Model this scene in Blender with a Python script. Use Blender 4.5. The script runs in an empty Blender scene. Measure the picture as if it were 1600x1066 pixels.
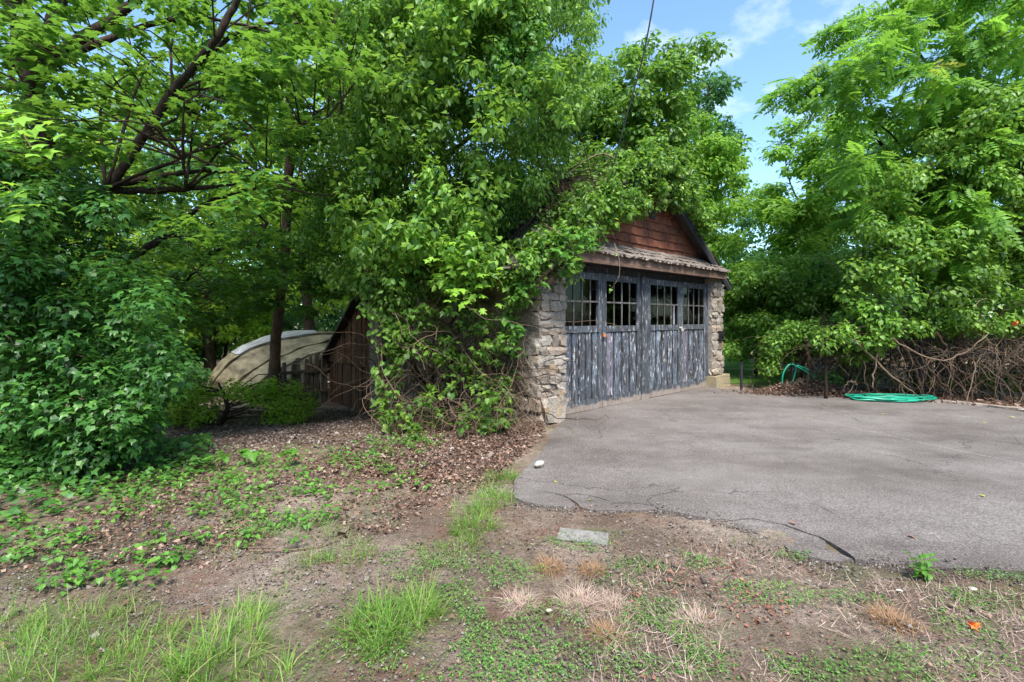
import bpy, bmesh, math, random
import numpy as np
from mathutils import Vector, noise
from mathutils.geometry import tessellate_polygon

R = np.random.default_rng(7)
random.seed(7)
C = bpy.context.scene
COL = C.collection
rad = math.radians

# ------------------------------------------------------------------ camera, sky, sun, exposure
EYE, F, CX, HY = 1.5, 755.0, 800.0, 499.0
cam = bpy.data.objects.new('camera', bpy.data.cameras.new('camera'))
COL.objects.link(cam)
cam.data.sensor_width = 36
cam.data.lens = 17
cam.data.shift_y = -0.02125
cam.data.clip_end = 2000
cam.data.clip_start = 0.05
cam.location = (0, 0, EYE)
cam.rotation_euler = (rad(90), 0, 0)
C.camera = cam

SUN_EL, SUN_AZ = 58, 168          # azimuth measured clockwise from +Y (the view direction)
W = bpy.data.worlds.new('World'); C.world = W; W.use_nodes = True
nt = W.node_tree; nt.nodes.clear()
wo = nt.nodes.new('ShaderNodeOutputWorld'); bg = nt.nodes.new('ShaderNodeBackground')
sky = nt.nodes.new('ShaderNodeTexSky'); sky.sky_type = 'NISHITA'; sky.sun_disc = False
sky.sun_elevation = rad(SUN_EL); sky.sun_rotation = rad(SUN_AZ)
sky.air_density = 1.0; sky.dust_density = 0.5; sky.ozone_density = 1.3
tc = nt.nodes.new('ShaderNodeTexCoord')
mp = nt.nodes.new('ShaderNodeMapping'); mp.inputs['Scale'].default_value = (2.2, 2.2, 4.2)
mp.inputs['Location'].default_value = (0.35, 0.1, 0.55)
nz = nt.nodes.new('ShaderNodeTexNoise'); nz.inputs['Scale'].default_value = 2.1
nz.inputs['Detail'].default_value = 7; nz.inputs['Roughness'].default_value = 0.55
cr = nt.nodes.new('ShaderNodeValToRGB')
cr.color_ramp.elements[0].position = 0.55; cr.color_ramp.elements[0].color = (0, 0, 0, 1)
cr.color_ramp.elements[1].position = 0.80; cr.color_ramp.elements[1].color = (0.8, 0.8, 0.8, 1)
mx = nt.nodes.new('ShaderNodeMixRGB'); mx.inputs[2].default_value = (3.6, 3.75, 4.0, 1)
L = nt.links.new
L(tc.outputs['Generated'], mp.inputs[0]); L(mp.outputs[0], nz.inputs['Vector']); L(nz.outputs['Fac'], cr.inputs[0])
tint = nt.nodes.new('ShaderNodeMixRGB'); tint.blend_type = 'MULTIPLY'; tint.inputs[0].default_value = 1; tint.inputs[2].default_value = (.62, .72, .74, 1)
L(sky.outputs[0], tint.inputs[1])
L(cr.outputs[0], mx.inputs[0]); L(tint.outputs[0], mx.inputs[1]); L(mx.outputs[0], bg.inputs[0])
bg.inputs[1].default_value = 0.14
L(bg.outputs[0], wo.inputs[0])

sd = bpy.data.lights.new('sun', 'SUN'); sd.energy = 2.6; sd.angle = rad(20); sd.color = (1, 0.955, 0.88)
sun = bpy.data.objects.new('sun', sd); COL.objects.link(sun)
az, el = rad(SUN_AZ), rad(SUN_EL)
sdir = Vector((math.sin(az) * math.cos(el), math.cos(az) * math.cos(el), math.sin(el)))
sun.rotation_euler = sdir.to_track_quat('Z', 'Y').to_euler()
sun.location = sdir * 30
C.view_settings.view_transform = 'Standard'
C.view_settings.look = 'None'
C.view_settings.gamma = 1
C.view_settings.use_curve_mapping = False
C.view_settings.exposure = 1.8
C.cycles.max_bounces = 9
C.cycles.diffuse_bounces = 6
C.cycles.transmission_bounces = 8
C.cycles.transparent_max_bounces = 12
C.cycles.caustics_reflective = False
C.cycles.caustics_refractive = False

# ------------------------------------------------------------------ helpers
def P(px, py, d):
    return np.array([(px - CX) / F * d, d, EYE + (HY - py) / F * d])

def sstep(a, b, x):
    t = np.clip((x - a) / (b - a), 0, 1)
    return t * t * (3 - 2 * t)

def ground_z(x, y):
    t = (x - 0.3) * -0.674 + (y - 6.8) * 0.739
    s = (x + 0.6) * -1.0
    z = -0.66 * sstep(0.8, 6.2, t)
    z = z - 0.06 * sstep(3.0, 3.6, y * 0 + 3.0)
    return z

def G(px, py):
    d = F * EYE / max(py - HY, 1)
    for _ in range(12):
        x = (px - CX) / F * d
        z = float(ground_z(np.array(x), np.array(d)))
        d = d * 0.5 + 0.5 * F * (EYE - z) / max(py - HY, 1)
    return np.array([(px - CX) / F * d, d, float(ground_z(np.array((px - CX) / F * d), np.array(d)))])

def norm(a):
    return a / np.maximum(np.linalg.norm(a, axis=-1, keepdims=True), 1e-9)

def tag(o, label=None, cat=None, group=None, kind=None):
    if label: o['label'] = label
    if cat: o['category'] = cat
    if group: o['group'] = group
    if kind: o['kind'] = kind
    return o

def empty(name, loc=(0, 0, 0), rz=0):
    o = bpy.data.objects.new(name, None)
    o.empty_display_size = 0.2
    o.location = loc; o.rotation_euler = (0, 0, rz)
    COL.objects.link(o)
    return o

def np_mesh(name, v, f):
    me = bpy.data.meshes.new(name)
    v = np.asarray(v, dtype=np.float32); f = np.asarray(f, dtype=np.int32)
    me.vertices.add(len(v)); me.vertices.foreach_set('co', v.ravel())
    k = f.shape[1]
    me.loops.add(f.size); me.loops.foreach_set('vertex_index', f.ravel())
    me.polygons.add(len(f)); me.polygons.foreach_set('loop_start', np.arange(0, f.size, k, dtype=np.int32))
    me.polygons.foreach_set('use_smooth', np.zeros(len(f), bool))
    me.update(calc_edges=True)
    return me

def link(name, me, mat, parent=None, loc=None, smooth=False):
    if mat is not None:
        if not me.materials: me.materials.append(mat)
    me.polygons.foreach_set('use_smooth', np.full(len(me.polygons), bool(smooth)))
    o = bpy.data.objects.new(name, me)
    COL.objects.link(o)
    if parent is not None: o.parent = parent
    if loc is not None: o.location = loc
    return o

class Acc:
    def __init__(s): s.v = []; s.f = []; s.n = 0
    def add(s, v, f):
        v = np.asarray(v, float); f = np.asarray(f, int)
        s.v.append(v); s.f.append(f + s.n); s.n += len(v)
    def box(s, x0, x1, y0, y1, z0, z1, j=0.0):
        v = np.array([[x, y, z] for z in (z0, z1) for y in (y0, y1) for x in (x0, x1)], float)
        if j: v = v + R.uniform(-j, j, v.shape)
        q = [(0, 2, 3, 1), (4, 5, 7, 6), (0, 1, 5, 4), (2, 6, 7, 3), (0, 4, 6, 2), (1, 3, 7, 5)]
        f = [t for a, b, c, d in q for t in ((a, b, c), (a, c, d))]
        s.add(v, f)
    def tube(s, pts, r0, r1=None, n=5, cap=True):
        pts = np.asarray(pts, float)
        m = len(pts)
        if np.ndim(r0) == 0:
            r = np.linspace(r0, r0 if r1 is None else r1, m)
        else: r = np.asarray(r0, float)
        t = norm(np.gradient(pts, axis=0))
        ref = np.array([0.31, 0.17, 0.94]) if abs(t[0][2]) < 0.9 else np.array([1.0, 0.1, 0])
        u = norm(np.cross(t, ref)); w = np.cross(t, u)
        a = np.linspace(0, 2 * math.pi, n, endpoint=False)
        ring = pts[:, None, :] + r[:, None, None] * (np.cos(a)[None, :, None] * u[:, None, :] + np.sin(a)[None, :, None] * w[:, None, :])
        v = ring.reshape(-1, 3)
        i = np.arange(m - 1)[:, None] * n; k = np.arange(n)[None, :]; k2 = (k + 1) % n
        A = (i + k).ravel(); B = (i + k2).ravel(); Cc = (i + n + k2).ravel(); D = (i + n + k).ravel()
        f = np.concatenate([np.stack([A, B, Cc], 1), np.stack([A, Cc, D], 1)])
        if cap:
            c0 = [(0, j + 1, j) for j in range(1, n - 1)]
            b = (m - 1) * n
            c1 = [(b, b + j, b + j + 1) for j in range(1, n - 1)]
            f = np.concatenate([f, c0, c1])
        s.add(v, f)
    def build(s, name, mat, parent=None, loc=None, smooth=False):
        if not s.v: return None
        return link(name, np_mesh(name, np.concatenate(s.v), np.concatenate(s.f)), mat, parent, loc, smooth)

def smooth_path(ctrl, n=20, wob=0.0):
    c = np.asarray(ctrl, float)
    if len(c) == 2: c = np.array([c[0], (c[0] + c[1]) / 2, c[1]])
    c = np.concatenate([[2 * c[0] - c[1]], c, [2 * c[-1] - c[-2]]])
    seg = len(c) - 3
    out = []
    for q in np.linspace(0, seg - 1e-6, n):
        i = int(q); t = q - i
        a, b, d, e = c[i], c[i + 1], c[i + 2], c[i + 3]
        out.append(0.5 * ((2 * b) + (-a + d) * t + (2 * a - 5 * b + 4 * d - e) * t * t + (-a + 3 * b - 3 * d + e) * t ** 3))
    out = np.array(out)
    if wob:
        w = R.normal(0, wob, out.shape); w[0] = 0
        out = out + w
    return out

# ------------------------------------------------------------------ materials
def newmat(name):
    m = bpy.data.materials.new(name); m.use_nodes = True
    m.node_tree.nodes.clear()
    o = m.node_tree.nodes.new('ShaderNodeOutputMaterial')
    return m, m.node_tree, o

def ramp(t, stops, inp):
    n = t.nodes.new('ShaderNodeValToRGB')
    e = n.color_ramp.elements
    while len(e) < len(stops): e.new(0.5)
    for x, (p, c) in zip(e, stops):
        x.position = p; x.color = tuple(c) + (1,) if len(c) == 3 else c
    t.links.new(inp, n.inputs[0])
    return n.outputs[0]

def noise_n(t, vec, scale, detail=4, rough=0.55, sc=None, loc=None):
    if sc is not None or loc is not None:
        m = t.nodes.new('ShaderNodeMapping'); t.links.new(vec, m.inputs[0])
        if sc is not None: m.inputs['Scale'].default_value = sc
        if loc is not None: m.inputs['Location'].default_value = loc
        vec = m.outputs[0]
    n = t.nodes.new('ShaderNodeTexNoise'); t.links.new(vec, n.inputs['Vector'])
    n.inputs['Scale'].default_value = scale; n.inputs['Detail'].default_value = detail; n.inputs['Roughness'].default_value = rough
    return n.outputs['Fac']

def mixc(t, fac, a, b, mode='MIX'):
    n = t.nodes.new('ShaderNodeMixRGB'); n.blend_type = mode
    for k, x in ((0, fac), (1, a), (2, b)):
        if isinstance(x, (int, float)): n.inputs[k].default_value = x if k == 0 else (x, x, x, 1)
        elif isinstance(x, (tuple, list)): n.inputs[k].default_value = tuple(x) + (1,) if len(x) == 3 else x
        else: t.links.new(x, n.inputs[k])
    return n.outputs[0]

def mth(t, op, a, b=None):
    n = t.nodes.new('ShaderNodeMath'); n.operation = op
    for k, x in ((0, a), (1, b)):
        if x is None: continue
        if isinstance(x, (int, float)): n.inputs[k].default_value = x
        else: t.links.new(x, n.inputs[k])
    return n.outputs[0]

def bump(t, h, strength=0.5, dist=0.02):
    b = t.nodes.new('ShaderNodeBump'); b.inputs['Strength'].default_value = strength; b.inputs['Distance'].default_value = dist
    t.links.new(h, b.inputs['Height'])
    return b.outputs[0]

def pbsdf(t, out, col, rough=0.8, spec=0.3, nrm=None, metal=0.0):
    b = t.nodes.new('ShaderNodeBsdfPrincipled')
    if isinstance(col, (tuple, list)): b.inputs['Base Color'].default_value = tuple(col) + (1,)
    else: t.links.new(col, b.inputs['Base Color'])
    if isinstance(rough, (int, float)): b.inputs['Roughness'].default_value = rough
    else: t.links.new(rough, b.inputs['Roughness'])
    b.inputs['Specular IOR Level'].default_value = spec
    b.inputs['Metallic'].default_value = metal
    if nrm is not None: t.links.new(nrm, b.inputs['Normal'])
    if out is not None: t.links.new(b.outputs[0], out.inputs[0])
    return b

def leaf_mat(name, cols, trans, tfac=0.35, rough=0.42, spec=0.45, big=0.5):
    m, t, o = newmat(name)
    g = t.nodes.new('ShaderNodeNewGeometry')
    c = ramp(t, [(i / (len(cols) - 1), k) for i, k in enumerate(cols)], g.outputs['Random Per Island'])
    n = noise_n(t, g.outputs['Position'], 0.9, 2)
    v = ramp(t, [(0.3, (1 - big * .55,) * 3), (0.7, (1 + big * .5,) * 3)], n)
    c = mixc(t, 1.0, c, v, 'MULTIPLY')
    n2 = noise_n(t, g.outputs['Position'], 60, 2)
    c = mixc(t, 0.35, c, ramp(t, [(0.3, (.6, .6, .6)), (0.7, (1.3, 1.3, 1.3))], n2), 'MULTIPLY')
    b = pbsdf(t, None, c, rough, spec)
    tr = t.nodes.new('ShaderNodeBsdfTranslucent')
    tcol = mixc(t, 1.0, mixc(t, 0.55, c, trans), (1.6, 1.6, 1.6), 'MULTIPLY')
    t.links.new(tcol, tr.inputs[0])
    ms = t.nodes.new('ShaderNodeMixShader'); ms.inputs[0].default_value = tfac
    t.links.new(b.outputs[0], ms.inputs[1]); t.links.new(tr.outputs[0], ms.inputs[2])
    t.links.new(ms.outputs[0], o.inputs[0])
    return m

M = {}
M['ivy'] = leaf_mat('ivy_leaf', [(.022, .075, .015), (.04, .13, .025), (.06, .175, .03), (.11, .25, .045)], (.14, .3, .03), .28, .42, .4)
M['maple'] = leaf_mat('maple_leaf', [(.03, .10, .016), (.05, .15, .022), (.08, .21, .03)], (.20, .34, .03), .42, .45, .4)
M['maple_bright'] = leaf_mat('bright_maple_leaf', [(.14, .33, .03), (.22, .42, .045), (.30, .50, .06)], (.35, .5, .05), .4, .5, .3, .2)
M['vine'] = leaf_mat('vine_leaf', [(.035, .10, .016), (.075, .175, .025), (.135, .25, .035), (.22, .35, .055)], (.2, .36, .03), .36, .45, .4)
M['vine_dark'] = leaf_mat('dark_vine_leaf', [(.025, .075, .015), (.055, .135, .025), (.10, .20, .035)], (.15, .28, .03), .36, .45, .4)
M['vine_light'] = leaf_mat('light_vine_leaf', [(.04, .11, .018), (.09, .20, .028), (.15, .29, .04), (.24, .40, .065)], (.24, .38, .04), .4, .45, .4)
M['far'] = leaf_mat('far_leaf', [(.14, .25, .03), (.21, .35, .04), (.28, .43, .06)], (.4, .52, .05), .5, .6, .2, .5)
M['far_dark'] = leaf_mat('far_dark_leaf', [(.035, .10, .03), (.06, .15, .045), (.08, .19, .055)], (.12, .26, .06), .4, .6, .2, .5)
M['locust'] = leaf_mat('locust_leaf', [(.08, .19, .025), (.14, .29, .035), (.22, .40, .05)], (.26, .44, .05), .42, .5, .3, .4)
M['sumac'] = leaf_mat('tree_of_heaven_leaf', [(.06, .16, .02), (.11, .25, .028), (.18, .35, .04)], (.24, .43, .04), .42, .45, .35, .45)
M['yellow'] = leaf_mat('yellow_leaf', [(.38, .38, .06), (.5, .48, .10)], (.5, .5, .1), .35)
M['weed'] = leaf_mat('weed_leaf', [(.05, .15, .025), (.09, .23, .035), (.15, .32, .05)], (.26, .45, .05), .33, .42, .4, .2)
M['grass'] = leaf_mat('grass_blade', [(.07, .17, .025), (.12, .26, .035), (.18, .33, .05), (.36, .34, .14)], (.3, .45, .06), .35, .5, .3, .2)
M['cover'] = leaf_mat('ground_cover_leaf', [(.06, .15, .03), (.11, .24, .05), (.17, .30, .06)], (.2, .35, .05), .25, .5, .3, .3)
M['dry_grass'] = leaf_mat('dry_grass_blade', [(.30, .21, .165), (.44, .32, .255), (.56, .44, .37)], (.4, .3, .2), .2, .7, .2, .1)
M['rust_grass'] = leaf_mat('rusty_grass_blade', [(.26, .15, .09), (.40, .26, .15)], (.4, .25, .1), .2, .7, .2, .1)
M['litter'] = leaf_mat('dead_leaf', [(.05, .03, .022), (.10, .055, .04), (.17, .095, .065), (.25, .15, .11), (.40, .29, .22)], (.3, .15, .08), .1, .7, .25, .3)
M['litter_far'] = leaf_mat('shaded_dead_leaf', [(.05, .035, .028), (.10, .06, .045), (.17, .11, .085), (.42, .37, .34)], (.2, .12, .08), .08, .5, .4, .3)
M['litter_red'] = leaf_mat('red_dead_leaf', [(.16, .065, .045), (.27, .12, .08), (.36, .19, .13)], (.3, .15, .08), .1, .7, .25, .1)

def bark_mat(name, c0, c1, scale=9, rough=0.9):
    m, t, o = newmat(name)
    g = t.nodes.new('ShaderNodeNewGeometry')
    n = noise_n(t, g.outputs['Position'], scale, 6, .65, sc=(3, 3, .7))
    c = ramp(t, [(0.3, c0), (0.7, c1)], n)
    n2 = noise_n(t, g.outputs['Position'], 2.2, 3)
    c = mixc(t, .5, c, ramp(t, [(.35, (.6, .6, .6)), (.65, (1.3, 1.3, 1.2))], n2), 'MULTIPLY')
    pbsdf(t, o, c, rough, .2, bump(t, n, .8, .03))
    return m
M['bark'] = bark_mat('brown_bark', (.05, .03, .02), (.20, .13, .09))
M['bark_dark'] = bark_mat('dark_bark', (.018, .012, .009), (.07, .045, .03))
M['bark_grey'] = bark_mat('grey_bark', (.10, .085, .07), (.26, .22, .18))
M['twig'] = bark_mat('dry_vine_stem', (.10, .065, .045), (.30, .21, .15), 14)
M['twig_pale'] = bark_mat('pale_vine_stem', (.25, .18, .12), (.45, .35, .25), 14)
M['twig_dark'] = bark_mat('dark_twig', (.03, .02, .014), (.09, .06, .04), 14)
M['green_stem'] = bark_mat('green_stem', (.10, .12, .04), (.2, .24, .08), 14)

def stone_mat():
    m, t, o = newmat('fieldstone')
    g = t.nodes.new('ShaderNodeNewGeometry'); oi = t.nodes.new('ShaderNodeObjectInfo')
    c = ramp(t, [(0, (.20, .17, .145)), (.2, (.31, .265, .225)), (.4, (.37, .325, .28)), (.55, (.26, .23, .20)), (.7, (.39, .31, .25)), (.85, (.42, .385, .345)), (1, (.29, .22, .17))], oi.outputs['Random'])
    n = noise_n(t, g.outputs['Position'], 17, 8, .68)
    c = mixc(t, .75, c, ramp(t, [(.3, (.45, .42, .4)), (.5, (1, .98, .95)), (.72, (1.45, 1.42, 1.35))], n), 'MULTIPLY')
    n2 = noise_n(t, g.outputs['Position'], 4, 4, .6, loc=(3, 1, 9))
    c = mixc(t, ramp(t, [(.55, (0, 0, 0)), (.7, (.5, .5, .5))], n2), c, (.42, .27, .10))
    n3 = noise_n(t, g.outputs['Position'], 60, 4, .7)
    pbsdf(t, o, c, .92, .15, bump(t, mth(t, 'ADD', n, mth(t, 'MULTIPLY', n3, .4)), .9, .03))
    return m
M['stone'] = stone_mat()

def simple_mat(name, c0, c1, scale=8, rough=.85, spec=.2, sc=None, bs=.4, bd=.01, det=6, metal=0):
    m, t, o = newmat(name)
    g = t.nodes.new('ShaderNodeNewGeometry')
    n = noise_n(t, g.outputs['Position'], scale, det, .65, sc=sc)
    c = ramp(t, [(.3, c0), (.7, c1)], n)
    oi = t.nodes.new('ShaderNodeObjectInfo')
    c = mixc(t, .6, c, ramp(t, [(0, (.65, .65, .65)), (1, (1.35, 1.33, 1.3))], oi.outputs['Random']), 'MULTIPLY')
    pbsdf(t, o, c, rough, spec, bump(t, n, bs, bd), metal)
    return m
M['mortar'] = simple_mat('old_mortar', (.17, .14, .115), (.33, .285, .24), 22, .95, .1, bs=.9, bd=.03)
M['footing'] = simple_mat('mossy_footing', (.25, .215, .18), (.36, .29, .15), 9, .95, .1, bs=.5)
M['shingle'] = simple_mat('red_brown_shingle', (.045, .02, .013), (.25, .088, .05), 7, .75, .25, sc=(5, 5, .8), bs=.6)
M['shake'] = simple_mat('grey_wood_shake', (.075, .06, .052), (.32, .27, .235), 10, .9, .15, sc=(4, 4, 4), bs=.8)
M['fascia'] = simple_mat('brown_fascia', (.075, .042, .03), (.20, .125, .09), 6, .7, .3, sc=(1, 1, 5))
M['roofing'] = simple_mat('dark_roofing', (.03, .027, .025), (.09, .08, .072), 5, .9, .2, bs=.8, bd=.02)
M['black_board'] = simple_mat('black_rake_board', (.010, .010, .014), (.035, .034, .042), 12, .7, .3)
M['plank'] = simple_mat('weathered_plank', (.04, .02, .012), (.26, .13, .08), 8, .9, .15, sc=(7, 7, .6), bs=.8)
M['plank_grey'] = simple_mat('grey_plank', (.07, .055, .045), (.27, .21, .17), 8, .9, .15, sc=(7, 7, .6), bs=.8)
M['hull'] = simple_mat('pale_weathered_hull', (.045, .036, .02), (.32, .27, .18), 1.8, .7, .3, sc=(1, 1, 2.5), bs=.5)
M['hull_white'] = simple_mat('white_hull_cover', (.18, .18, .19), (.42, .43, .46), 3, .6, .3, bs=.3)
M['raw_wood'] = simple_mat('raw_wood', (.35, .17, .09), (.55, .30, .18), 8, .8, .2)
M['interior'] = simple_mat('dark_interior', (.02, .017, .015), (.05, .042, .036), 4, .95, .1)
M['white_board'] = simple_mat('white_board', (.55, .54, .52), (.75, .74, .72), 4, .6, .3, bs=.1)
M['black_metal'] = simple_mat('black_metal', (.015, .015, .017), (.03, .03, .035), 8, .5, .4)
M['rust'] = simple_mat('orange_rust', (.45, .10, .02), (.75, .22, .05), 30, .6, .3)
M['padlock'] = simple_mat('tarnished_lock', (.35, .33, .3), (.6, .55, .5), 30, .4, .5)
M['cable'] = simple_mat('grey_cable', (.10, .10, .10), (.2, .2, .2), 4, .6, .3)
M['hose'] = simple_mat('green_hose', (.005, .20, .12), (.02, .33, .21), 6, .35, .5, bs=.05)
M['pebble_white'] = simple_mat('pale_rock', (.34, .30, .25), (.52, .48, .42), 14, .85, .2, bs=.3)
M['gravel'] = leaf_mat('gravel_chip', [(.06, .045, .037), (.11, .09, .075), (.17, .145, .125), (.27, .24, .21)], (.2, .2, .2), 0.0, .9, .15, .1)
M['kerb'] = simple_mat('pale_kerb_stone', (.24, .19, .16), (.46, .38, .33), 8, .9, .15, bs=.7)
M['plate'] = simple_mat('pitted_concrete_plate', (.15, .135, .12), (.34, .315, .29), 24, .8, .3, bs=.7)
M['flower'] = simple_mat('orange_flower', (.8, .12, .02), (.9, .22, .04), 9, .5, .3)

def paint_mat(name, paint, light, bare, flake, tan=0.0, lo=.42):
    m, t, o = newmat(name)
    g = t.nodes.new('ShaderNodeNewGeometry'); p = g.outputs['Position']
    oi = t.nodes.new('ShaderNodeObjectInfo')
    hue = ramp(t, [(0, paint), (.35, light), (.6, tuple(x * .7 for x in paint)), (.8, tuple(.5 * (a + b) for a, b in zip(paint, light))), (1, tuple(x * 1.15 for x in light))], oi.outputs['Random'])
    n1 = noise_n(t, p, 6, 6, .7, sc=(3, 3, .55))
    c = mixc(t, ramp(t, [(.38, (0,) * 3), (.62, (1,) * 3)], n1), hue, paint)
    nb = noise_n(t, p, 10, 9, .72, sc=(2.4, 2.4, .38), loc=(4, 2, 1))
    fb = ramp(t, [(lo, (1,) * 3), (lo + .05, (0,) * 3)], nb)
    c = mixc(t, fb, c, bare)
    nf = noise_n(t, p, 12, 9, .7, sc=(1.9, 1.9, .5), loc=(9, 5, 3))
    ff = ramp(t, [(.572, (0,) * 3), (.60, (.75,) * 3)], nf)
    c = mixc(t, ff, c, flake)
    if tan:
        sep = t.nodes.new('ShaderNodeSeparateXYZ'); t.links.new(p, sep.inputs[0])
        h = mth(t, 'ADD', sep.outputs[2], mth(t, 'MULTIPLY', mth(t, 'SUBTRACT', noise_n(t, p, 7, 5, .7), .5), .3))
        c = mixc(t, ramp(t, [(tan - .02, (1,) * 3), (tan + .02, (0,) * 3)], h), c, mixc(t, n1, (.10, .075, .06), (.42, .35, .30)))
    b1 = mth(t, 'ADD', mth(t, 'MULTIPLY', nb, 1.0), mth(t, 'MULTIPLY', nf, .5))
    pbsdf(t, o, c, .68, .3, bump(t, b1, .9, .012))
    return m
M['paint'] = paint_mat('peeling_blue_paint', (.085, .10, .125), (.20, .24, .30), (.045, .038, .033), (.62, .61, .59), tan=.13, lo=.46)
M['paint_frame'] = paint_mat('peeling_slate_paint', (.068, .075, .086), (.12, .135, .155), (.035, .03, .028), (.42, .42, .43), tan=.12, lo=.42)
M['paint_pink'] = paint_mat('peeling_pale_paint', (.11, .11, .16), (.35, .30, .31), (.05, .042, .04), (.6, .57, .57), tan=.13, lo=.43)
M['paint_dark'] = paint_mat('dark_worn_paint', (.035, .038, .05), (.06, .065, .085), (.02, .018, .016), (.2, .2, .22), tan=.12, lo=.42)
M['muntin'] = paint_mat('worn_muntin_paint', (.10, .09, .085), (.20, .19, .18), (.05, .04, .035), (.4, .38, .36), lo=.42)

m, t, o = newmat('old_window_glass')
tr = t.nodes.new('ShaderNodeBsdfTransparent'); tr.inputs[0].default_value = (.55, .6, .58, 1)
gl = t.nodes.new('ShaderNodeBsdfGlossy'); gl.inputs['Roughness'].default_value = .04
gl.inputs[0].default_value = (.34, .40, .37, 1)
g = t.nodes.new('ShaderNodeNewGeometry')
L2 = t.links.new
fr = t.nodes.new('ShaderNodeFresnel'); fr.inputs[0].default_value = 1.5
ms = t.nodes.new('ShaderNodeMixShader'); L2(fr.outputs[0], ms.inputs[0]); L2(tr.outputs[0], ms.inputs[1]); L2(gl.outputs[0], ms.inputs[2])
L2(ms.outputs[0], o.inputs[0]); M['glass'] = m

# soil
m, t, o = newmat('soil')
g = t.nodes.new('ShaderNodeNewGeometry'); p = g.outputs['Position']
n1 = noise_n(t, p, .9, 5, .6); n2 = noise_n(t, p, 14, 8, .7); n3 = noise_n(t, p, 90, 5, .75)
c = ramp(t, [(.3, (.10, .068, .05)), (.5, (.195, .145, .112)), (.66, (.31, .245, .20))], n1)
c = mixc(t, .8, c, ramp(t, [(.3, (.5, .47, .45)), (.5, (1, 1, 1)), (.7, (1.5, 1.45, 1.4))], n2), 'MULTIPLY')
c = mixc(t, .8, c, ramp(t, [(.33, (.45, .43, .42)), (.5, (1, 1, 1)), (.68, (1.8, 1.8, 1.75))], n3), 'MULTIPLY')
nr = noise_n(t, p, 2.3, 5, .7, loc=(5, 5, 5))
c = mixc(t, ramp(t, [(.52, (0,) * 3), (.66, (.5,) * 3)], nr), c, (.20, .09, .06))
ng = noise_n(t, p, 1.7, 6, .7, loc=(1, 8, 5))
c = mixc(t, ramp(t, [(.52, (0,) * 3), (.62, (.45,) * 3)], ng), c, (.10, .14, .045))
pbsdf(t, o, c, .95, .1, bump(t, mth(t, 'ADD', n2, mth(t, 'MULTIPLY', n3, .6)), 1.0, .03))
M['soil'] = m

m, t, o = newmat('lawn_grass')
g = t.nodes.new('ShaderNodeNewGeometry'); p = g.outputs['Position']
c = ramp(t, [(.3, (.06, .15, .02)), (.7, (.16, .30, .05))], noise_n(t, p, 6, 6, .7))
pbsdf(t, o, c, .9, .1, bump(t, noise_n(t, p, 50, 4), 1, .03)); M['lawn'] = m

# asphalt
m, t, o = newmat('old_asphalt')
g = t.nodes.new('ShaderNodeNewGeometry'); p = g.outputs['Position']
n1 = noise_n(t, p, .55, 5, .6, sc=(1, 1.5, 1), loc=(2, 3, 0)); n2 = noise_n(t, p, 5, 5, .6)
n3 = noise_n(t, p, 85, 5, .85); n4 = noise_n(t, p, 45, 5, .7)
c = ramp(t, [(.3, (.092, .077, .069)), (.5, (.14, .121, .112)), (.7, (.185, .165, .154))], n1)
c = mixc(t, .45, c, ramp(t, [(.3, (.7, .7, .7)), (.7, (1.25, 1.25, 1.25))], n2), 'MULTIPLY')
c = mixc(t, .9, c, ramp(t, [(.33, (.3, .3, .3)), (.5, (.95, .95, .95)), (.64, (2.3, 2.25, 2.2))], n3), 'MULTIPLY')
c = mixc(t, .5, c, ramp(t, [(.3, (.65, .65, .65)), (.7, (1.35, 1.35, 1.35))], n4), 'MULTIPLY')
ns = noise_n(t, p, 1.1, 4, .6, sc=(.6, 1.8, 1), loc=(7, 1, 0))
c = mixc(t, ramp(t, [(.5, (0,) * 3), (.68, (.38,) * 3)], ns), c, mixc(t, 1, c, (.55, .5, .5), 'MULTIPLY'))
nw = noise_n(t, p, 1.6, 5, .7)
mpv = t.nodes.new('ShaderNodeMixRGB'); mpv.blend_type = 'ADD'; mpv.inputs[0].default_value = .6
t.links.new(p, mpv.inputs[1]); t.links.new(nw, mpv.inputs[2])
vo = t.nodes.new('ShaderNodeTexVoronoi'); vo.feature = 'DISTANCE_TO_EDGE'; vo.inputs['Scale'].default_value = .62; t.links.new(mpv.outputs[0], vo.inputs['Vector'])
hc_ = mth(t, 'MULTIPLY', mth(t, 'LESS_THAN', vo.outputs['Distance'], .0035), ramp(t, [(.5, (0,) * 3), (.56, (.8,) * 3)], noise_n(t, p, .8, 3, .5, loc=(4, 4, 4))))
c = mixc(t, hc_, c, (.03, .027, .025))
# worn white chalk line
A_, B_ = G(1225, 648), G(1660, 742)
dx, dy = B_[0] - A_[0], B_[1] - A_[1]; ln = math.hypot(dx, dy)
sp = t.nodes.new('ShaderNodeSeparateXYZ'); t.links.new(p, sp.inputs[0])
ex = mth(t, 'SUBTRACT', sp.outputs[0], float(A_[0])); ey = mth(t, 'SUBTRACT', sp.outputs[1], float(A_[1]))
perp = mth(t, 'ABSOLUTE', mth(t, 'ADD', mth(t, 'SUBTRACT', mth(t, 'MULTIPLY', ex, dy / ln), mth(t, 'MULTIPLY', ey, dx / ln)), mth(t, 'MULTIPLY', mth(t, 'SUBTRACT', n2, .5), .06)))
along = mth(t, 'ADD', mth(t, 'MULTIPLY', ex, dx / ln), mth(t, 'MULTIPLY', ey, dy / ln))
lm = mth(t, 'MULTIPLY', mth(t, 'LESS_THAN', perp, .012), mth(t, 'GREATER_THAN', along, 0))
lm = mth(t, 'MULTIPLY', lm, ramp(t, [(.45, (0,) * 3), (.6, (.5,) * 3)], n4))
c = mixc(t, lm, c, (.5, .47, .46))
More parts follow.
